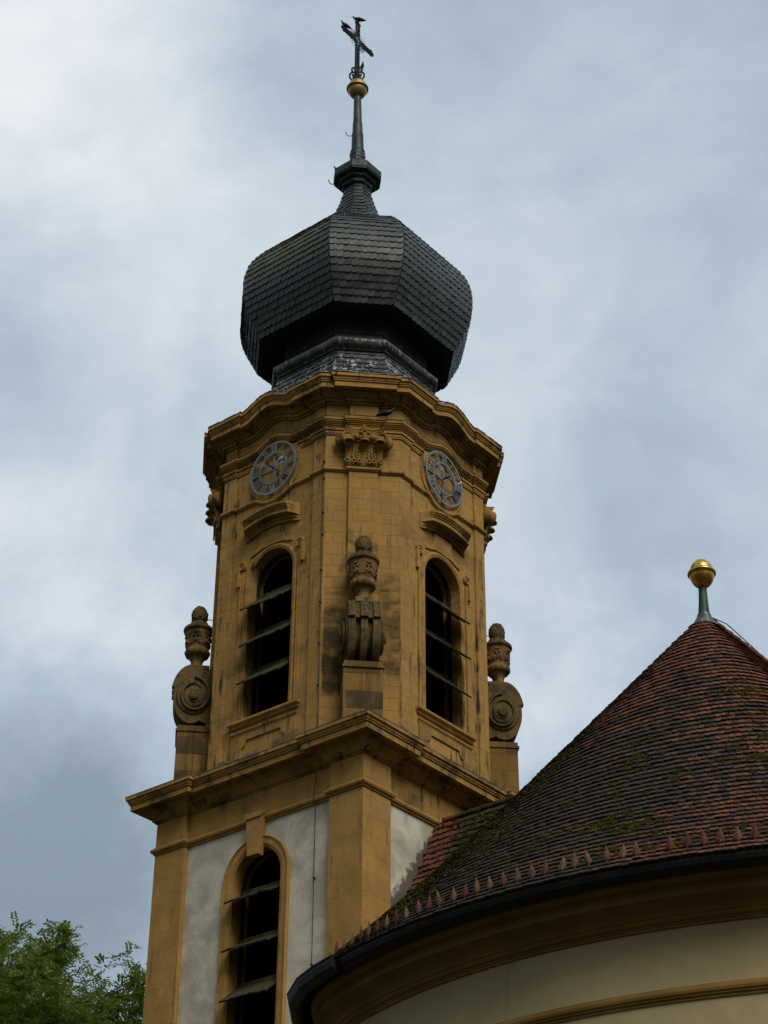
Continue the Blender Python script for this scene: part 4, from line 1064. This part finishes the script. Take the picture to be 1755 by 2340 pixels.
# under-roof
mb = MB(); rings = []
for p in EAVE: rings.append([roofpt(p, t)-Vector((0, 0, .05)) for t in [k/10 for k in range(11)]])
mb.grid(rings); mb.build('roof_boarding', 'dark boarding', AP)
def tile(mb, c, ux, dn, nrm, w, L, lift, rnd, th=.022):
    """one beaver-tail tile: c is the middle of its lower edge"""
    ang = rnd.uniform(-.035, .035); ux2 = ux*cos(ang)+dn*sin(ang); dn2 = dn*cos(ang)-ux*sin(ang)
    w *= .97; hw = w/2; c = c + dn2*rnd.uniform(-.012, .012); lift += rnd.uniform(-.007, .010)
    out = [(-hw, -L), (-hw, -.055), (-hw*.78, -.022), (-hw*.42, -.003), (0, .005), (hw*.42, -.003), (hw*.78, -.022), (hw, -.055), (hw, -L)]
    top, bot = [], []
    for a, b in out:
        hgt = lift*(1+b/L)
        p = c+ux2*a+dn2*b; top.append(p+nrm*(hgt+th)); bot.append(p+nrm*hgt)
    m_ = len(out)
    mb.add(top, [list(range(m_))]); mb.add(bot+top, [[q+1, q, m_+q, m_+q+1] for q in range(m_-1)])
rt = random.Random(21); mb = MB(); tilepos = []
cum = [0]
NROW = 58
for j in range(NROW):
    t = (j+.0)/NROW*.985
    row = [roofpt(p, t) for p in EAVE]; up = [roofpt(p, min(1, t+.02)) for p in EAVE]
    cum = [0]
    for a, b in zip(row, row[1:]): cum.append(cum[-1]+(b-a).length)
    tot = cum[-1]; wv = .125; n = max(6, int(tot/wv)); off = .5*(j % 2)
    for k in range(n):
        s_ = (k+off)/n*tot
        i = min(len(row)-2, max(0, bisect.bisect_right(cum, s_)-1)); q = (s_-cum[i])/max(1e-6, cum[i+1]-cum[i])
        c = row[i].lerp(row[i+1], q); cu = up[i].lerp(up[i+1], q)
        if c.y > 9 and c.x < AX or c.y > 13.2: continue
        if abs(c.x) < 2.75 and c.y > -2.75 and c.y < 2.75: continue
        if c.x < 2.75 and c.y > -1: continue
        if c.x < AX-.5 and c.y > 2.0 and t < .7: continue
        if saddle(c.x, c.y) > c.z+.12: continue
        ux = (row[i+1]-row[i]).normalized(); dn = (c-cu).normalized(); ux = (ux-dn*ux.dot(dn)).normalized(); nrm = ux.cross(-dn).normalized()
        if nrm.z < 0: nrm = -nrm
        slope_len = (roofpt(EAVE[i], 0)-roofpt(EAVE[i], 1)).length/NROW
        tile(mb, c+dn*.03, ux, dn, nrm, tot/n, slope_len*1.4, .050, rt); tilepos.append((c, ux, dn, nrm))
# saddle roof between tower and choir
yy = [SADY[0][0]]
pts = [Vector((0, y_, z_)) for y_, z_ in SADY]; cs = [0]
for a, b in zip(pts, pts[1:]): cs.append(cs[-1]+(b-a).length)
for sgn in (1,):
    s0 = .22; rowi = 0
    while s0 < cs[-1]:
        i = min(len(pts)-2, bisect.bisect_right(cs, s0)-1); q = (s0-cs[i])/(cs[i+1]-cs[i]); pr = pts[i].lerp(pts[i+1], q); dn = (pts[i+1]-pts[i]).normalized()
        k = 0
        while True:
            x_ = 2.92 + (k+.5*(rowi % 2))*.14; k += 1
            if x_ > 7: break
            c = Vector((x_, pr.y, pr.z))
            if x_ < 2.95 and pr.y < -2.2: continue
            if conez(x_, pr.y) > pr.z+.06: continue
            ux = Vector((1, 0, 0)); nrm = Vector((0, dn.z, -dn.y)); nrm = nrm if nrm.z > 0 else -nrm
            tile(mb, c, ux, dn, nrm, .14, .27, .045, rt); tilepos.append((c, ux, dn, nrm))
        s0 += .19; rowi += 1
roof = mb.build('tiled_roof', 'roof tile', AP, weld=False)
mb = MB()
mb.grid([[Vector((x_, y_, saddle(x_, y_)-.03)) for y_ in (1.2, .4, -.336, -1.06, -1.56, -2.07, -2.41, -3.2, -4.2)] for x_ in (2.8, 4.2, 5.6)]); mb.build('saddle_boarding', 'dark boarding', AP)
# ridge tiles
mb = MB()
def ridge(a, b, r_c=.11, step=.34):
    a, b = Vector(a), Vector(b); n = max(1, round((b-a).length/step)); d = (b-a).normalized(); sx = Vector((0, 0, 1)).cross(d).normalized()
    for k in range(n):
        p, q = a+d*(k*step-.03), a+d*((k+1)*step)
        rr = (r_c, r_c*1.13)
        rings = []
        for pt_, r2, zo in ((p, rr[0], .0), (q, rr[1], .018)):
            rings.append([pt_ + sx*(r2*cos(x_)) + Vector((0, 0, r2*sin(x_)*.8+zo-.03)) for x_ in [pi*-.15+pi*1.3*m_/10 for m_ in range(11)]])
        mb.grid(rings, smooth=True)
        mb.grid([rings[1], [v-(v-q)*.22 for v in rings[1]]])
ridge((AX, AY+.1, AZ+.06), (AX, 13, AZ+.06)); mb.build('ridge_tiles', 'roof tile', AP, weld=False)
mb = MB(); ridge((5.45, -.336, -.98), (2.9, -.336, -.98), .09); mb.build('ridge_tiles', 'roof tile', AP, weld=False)
# moss cushions on the tiles
mb = MB(); rm = random.Random(5); cnt = 0
byrow = tilepos
while cnt < 520:
    ti = rm.randrange(len(tilepos)); c, ux, dn, nrm = tilepos[ti]
    if c.y > 3 or c.z > 1.2 or c.z < -5.62: continue
    v = mnoise.noise(c*.8)*.6 + mnoise.noise(c*2.1)*.4
    lf = max(0, min(1, (6.8-c.x)/2.5)); wt = .32*max(0, min(1, (.3-c.z)/4)) + .65*lf
    if rm.random() > max(0, v*1.6+wt-.14)*1.2: continue
    if c.x < 3.6 and c.y > -2.6: continue
    cnt += 1; W = rm.uniform(.06, .34); Mx = Matrix((ux, dn, nrm)).transposed()
    for q in range(rm.randint(5, 20)):
        tj = max(0, min(len(tilepos)-1, ti+round(rm.gauss(0, W)/.125))); c2, ux2, dn2, nrm2 = tilepos[tj]
        if (c2-c).length > 1.0: continue
        Mx = Matrix((ux2, dn2, nrm2)).transposed()
        p = c2 + ux2*rm.uniform(-.06, .06)+dn2*rm.gauss(-.02, .05+.10*W)+nrm2*.05
        mb.ball(p, 1.0, 6, M=Mx, sq=(rm.uniform(.025, .085), rm.uniform(.018, .042), rm.uniform(.014, .036)))
# break up the cushions
mb.v = [tuple(Vector(v)+mnoise.noise_vector(Vector(v)*22)*.022) for v in mb.v]
mo = mb.build('moss', 'moss', AP, weld=False); mo['kind'] = 'stuff'
# painted leaf-shaped spikes along the eave
rsp = random.Random(9); acc = 0; last = None; nsp = 0
SPV = offset_path(EV, -.20, False)
sv_ = []
for i in range(iW, len(SPV)-1):
    p, q = SPV[i], SPV[i+1]; L = (q-p).length; s0 = 0
    while acc + (L-s0) >= .272:
        s0 += .272-acc; acc = 0; sv_.append((p.lerp(q, s0/L), (q-p).normalized()))
    acc += L-s0
for p, d in sv_:
    if p.x < 4.3 or p.y > 4: continue
    nsp += 1
    if rsp.random() < .04: continue
    p = p + d*rsp.uniform(-.03, .03)
    if nsp > 60: break
    mb = MB(); n_ = Vector((d.y, -d.x)); b = Vector((p.x, p.y, EZ+.25)); D3 = Vector((d.x, d.y, 0)); N3 = Vector((n_.x, n_.y, 0))
    tl = rsp.uniform(-.16, .16); k_s = rsp.uniform(.78, .95); up = (Vector((0, 0, 1))+D3*tl+N3*rsp.uniform(-.08, .16)).normalized()*k_s; sd_ = D3
    out = [(0, .0), (.04, .02), (.070, .065), (.072, .10), (.054, .165), (.024, .25), (0, .31)]
    fr = [(w_, h_) for w_, h_ in out]
    lft = [b+up*h_-sd_*w_ for w_, h_ in fr]; rgt = [b+up*h_+sd_*w_ for w_, h_ in fr]; mid = [b+up*h_+N3*(.028*min(1, w_/.04)) for w_, h_ in fr]; bk = [b+up*h_-N3*.006 for w_, h_ in fr]
    mb.grid([lft, mid, rgt, bk, lft]); mb.tube([b-Vector((0, 0, .2)), b+up*.06], .014, 6)
    mb.build('eave_spike', 'faded paint' if rsp.random() < .45 else 'red paint', AP)
# finial
FT = Vector((.881, .473, 0)); fo = lambda z: Vector((AX, AY, 0)) + FT*(.03+.035*(z-3.0))
mb = MB()
mb.tube([fo(3.0)+Vector((0, 0, 3.0)), fo(3.08)+Vector((0, 0, 3.08)), fo(3.4)+Vector((0, 0, 3.4)), fo(3.95)+Vector((0, 0, 3.95))], [.15, .13, .105, .085], 18); mb.build('finial_stem', 'patinated copper', AP)
mb = MB(); cz = 4.14
pr = [(.275*sin(a), -.36*cos(a)) for a in [pi*k/24 for k in range(25)]]
pr = pr[:12] + [(.275, -.04), (.30, -.035), (.318, -.01), (.318, .02), (.30, .04), (.272, .045)] + pr[14:]
mb.lathe(pr, 40, fo(cz)+Vector((0, 0, cz))); mb.build('finial_ball', 'gilt', AP)
mb = MB(); mb.lathe([(.34, 2.74), (.26, 2.86), (.17, 3.02), (.15, 3.10)], 14, fo(3)); mb.build('finial_flashing', 'lead sheet', AP)
mb = MB(); mb.tube([Vector((AX+.15, AY+.05, 3.03)), Vector((AX+.05, AY+1.0, 3.30)), Vector((AX, AY+2.6, 3.22)), Vector((AX, 8, 3.22))], .012, 6)
mb.build('ridge_wire', 'black iron', AP)
mb = MB(); p = Vector((AX, AY+3.1, 3.15)); mb.tube([p, p+Vector((0, .02, .15)), p+Vector((.02, -.03, .28)), p+Vector((.02, -.08, .33))], .016, 6); mb.build('roof_hook', 'black iron', AP)

# ------------------------------------------------------------------ trees behind the tower
def tree(loc, top, rad, label, leaf, seed):
    """tall locust: forked trunk, limbs, twigs, feathered leaves; scaled so that the crown ends at height top"""
    rn = random.Random(seed); root = thing('locust_tree', label, 'tree', loc, 'trees left of the tower')
    base = Vector(loc); mb = MB(); tips = []
    def grow(p, d, L, r_c, lvl):
        pts = [p]; n = 5
        for k in range(n):
            d = (d + Vector((rn.uniform(-.24, .24), rn.uniform(-.24, .24), rn.uniform(-.10, .14)))).normalized(); p = p+d*L/n; pts.append(p)
        mb.tube(pts, [r_c*(1-.5*k/n) for k in range(n+1)], 7 if lvl < 2 else 4, True, False)
        if lvl >= 2: tips.append((pts, d, lvl))
        if lvl >= 4: return
        for k in range((4, 5, 4, 4)[lvl]):
            a = rn.uniform(0, 2*pi); sp = rn.uniform(.5, 1.1)
            x_ = d.orthogonal().normalized(); y_ = d.cross(x_)
            nd_ = (d*cos(sp)+(x_*cos(a)+y_*sin(a))*sin(sp)); nd_.z += .08; nd_.normalize()
            grow(pts[-1] if k < 1 else pts[rn.randint(2, 4)], nd_, L*rn.uniform(.52, .72), r_c*.5, lvl+1)
    h0 = 13.5
    tr = MB(); tr.tube([base, base+Vector((.1, 0, h0*.5)), base+Vector((0, .2, h0))], [.42, .36, .28], 12)
    for k in range(7):
        a = 2*pi*k/7+rn.uniform(-.3, .3); e_ = rn.uniform(.15, .8)
        grow(base+Vector((0, .2, h0-rn.uniform(-.5, 1.2))), Vector((cos(a)*cos(e_), sin(a)*cos(e_), sin(e_))), rad*.68, .15, 0)
    grow(base+Vector((0, .2, h0)), Vector((0, 0, 1)), rad*.6, .2, 0)
    cr_ = MB()
    for pts, d, lvl in tips:
        for _ in range({2: 5, 3: 6, 4: 8}[lvl]):
            p = pts[rn.randint(2, len(pts)-1)] + Vector((rn.gauss(0, .20), rn.gauss(0, .20), rn.gauss(0, .15)))
            dr = (Vector((rn.gauss(0, 1), rn.gauss(0, 1), rn.gauss(-.25, .5))) + d*.6).normalized(); L = rn.uniform(.30, .50)
            sd_ = dr.cross(Vector((rn.gauss(0, .3), rn.gauss(0, .3), 1))).normalized(); nr = sd_.cross(dr)
            for m_ in range(5):                 # pinnate leaf: pairs of leaflets along a drooping stalk
                q = p + dr*(L*(m_+.5)/5) - Vector((0, 0, .10*(m_/5)**2))
                for sg in (-1, 1):
                    l = .165*(1-.06*m_)*rn.uniform(.75, 1.25); dv = (sd_*sg + dr*.5 + nr*rn.uniform(-.4, .4)).normalized(); wv = dr*.046
                    cr_.add([q, q+dv*l*.5+wv, q+dv*l, q+dv*l*.5-wv], [(0, 1, 2, 3)])
    zs_ = sorted(v[2] for v in cr_.v); zt = zs_[-40]; k_ = (top-base.z)/(zt-base.z)
    for b_ in (tr, mb, cr_): b_.v = [(v[0], v[1], base.z+(v[2]-base.z)*k_) for v in b_.v]
    tr.build('trunk', 'bark', root); mb.build('limbs', 'bark', root)
    cr_.build('crown', leaf, root, weld=False)
def at(px, py, dist):
    d = f_ + r_*((px-877.5)/4351.6) + u_*((1170-py)/4351.6); return CAMP + d*(dist/sqrt(d.x**2+d.y**2))
p = at(85, 2400, 60); tree((p.x, p.y, GZ), at(100, 2052, 60).z, 7.2, 'taller leafy locust tree at the left edge of the photo', 'locust leaf', 4)
p = at(262, 2400, 63); tree((p.x, p.y, GZ), at(290, 2195, 63).z, 6.2, 'lower locust tree with bare twigs close to the tower wall', 'dark leaf', 12)

# ------------------------------------------------------------------ ground
mb = MB(); mb.add([(-900, -900, GZ), (900, -900, GZ), (900, 900, GZ), (-900, 900, GZ)], [(0, 1, 2, 3)])
g = mb.build('ground', 'grass'); g['kind'] = 'structure'
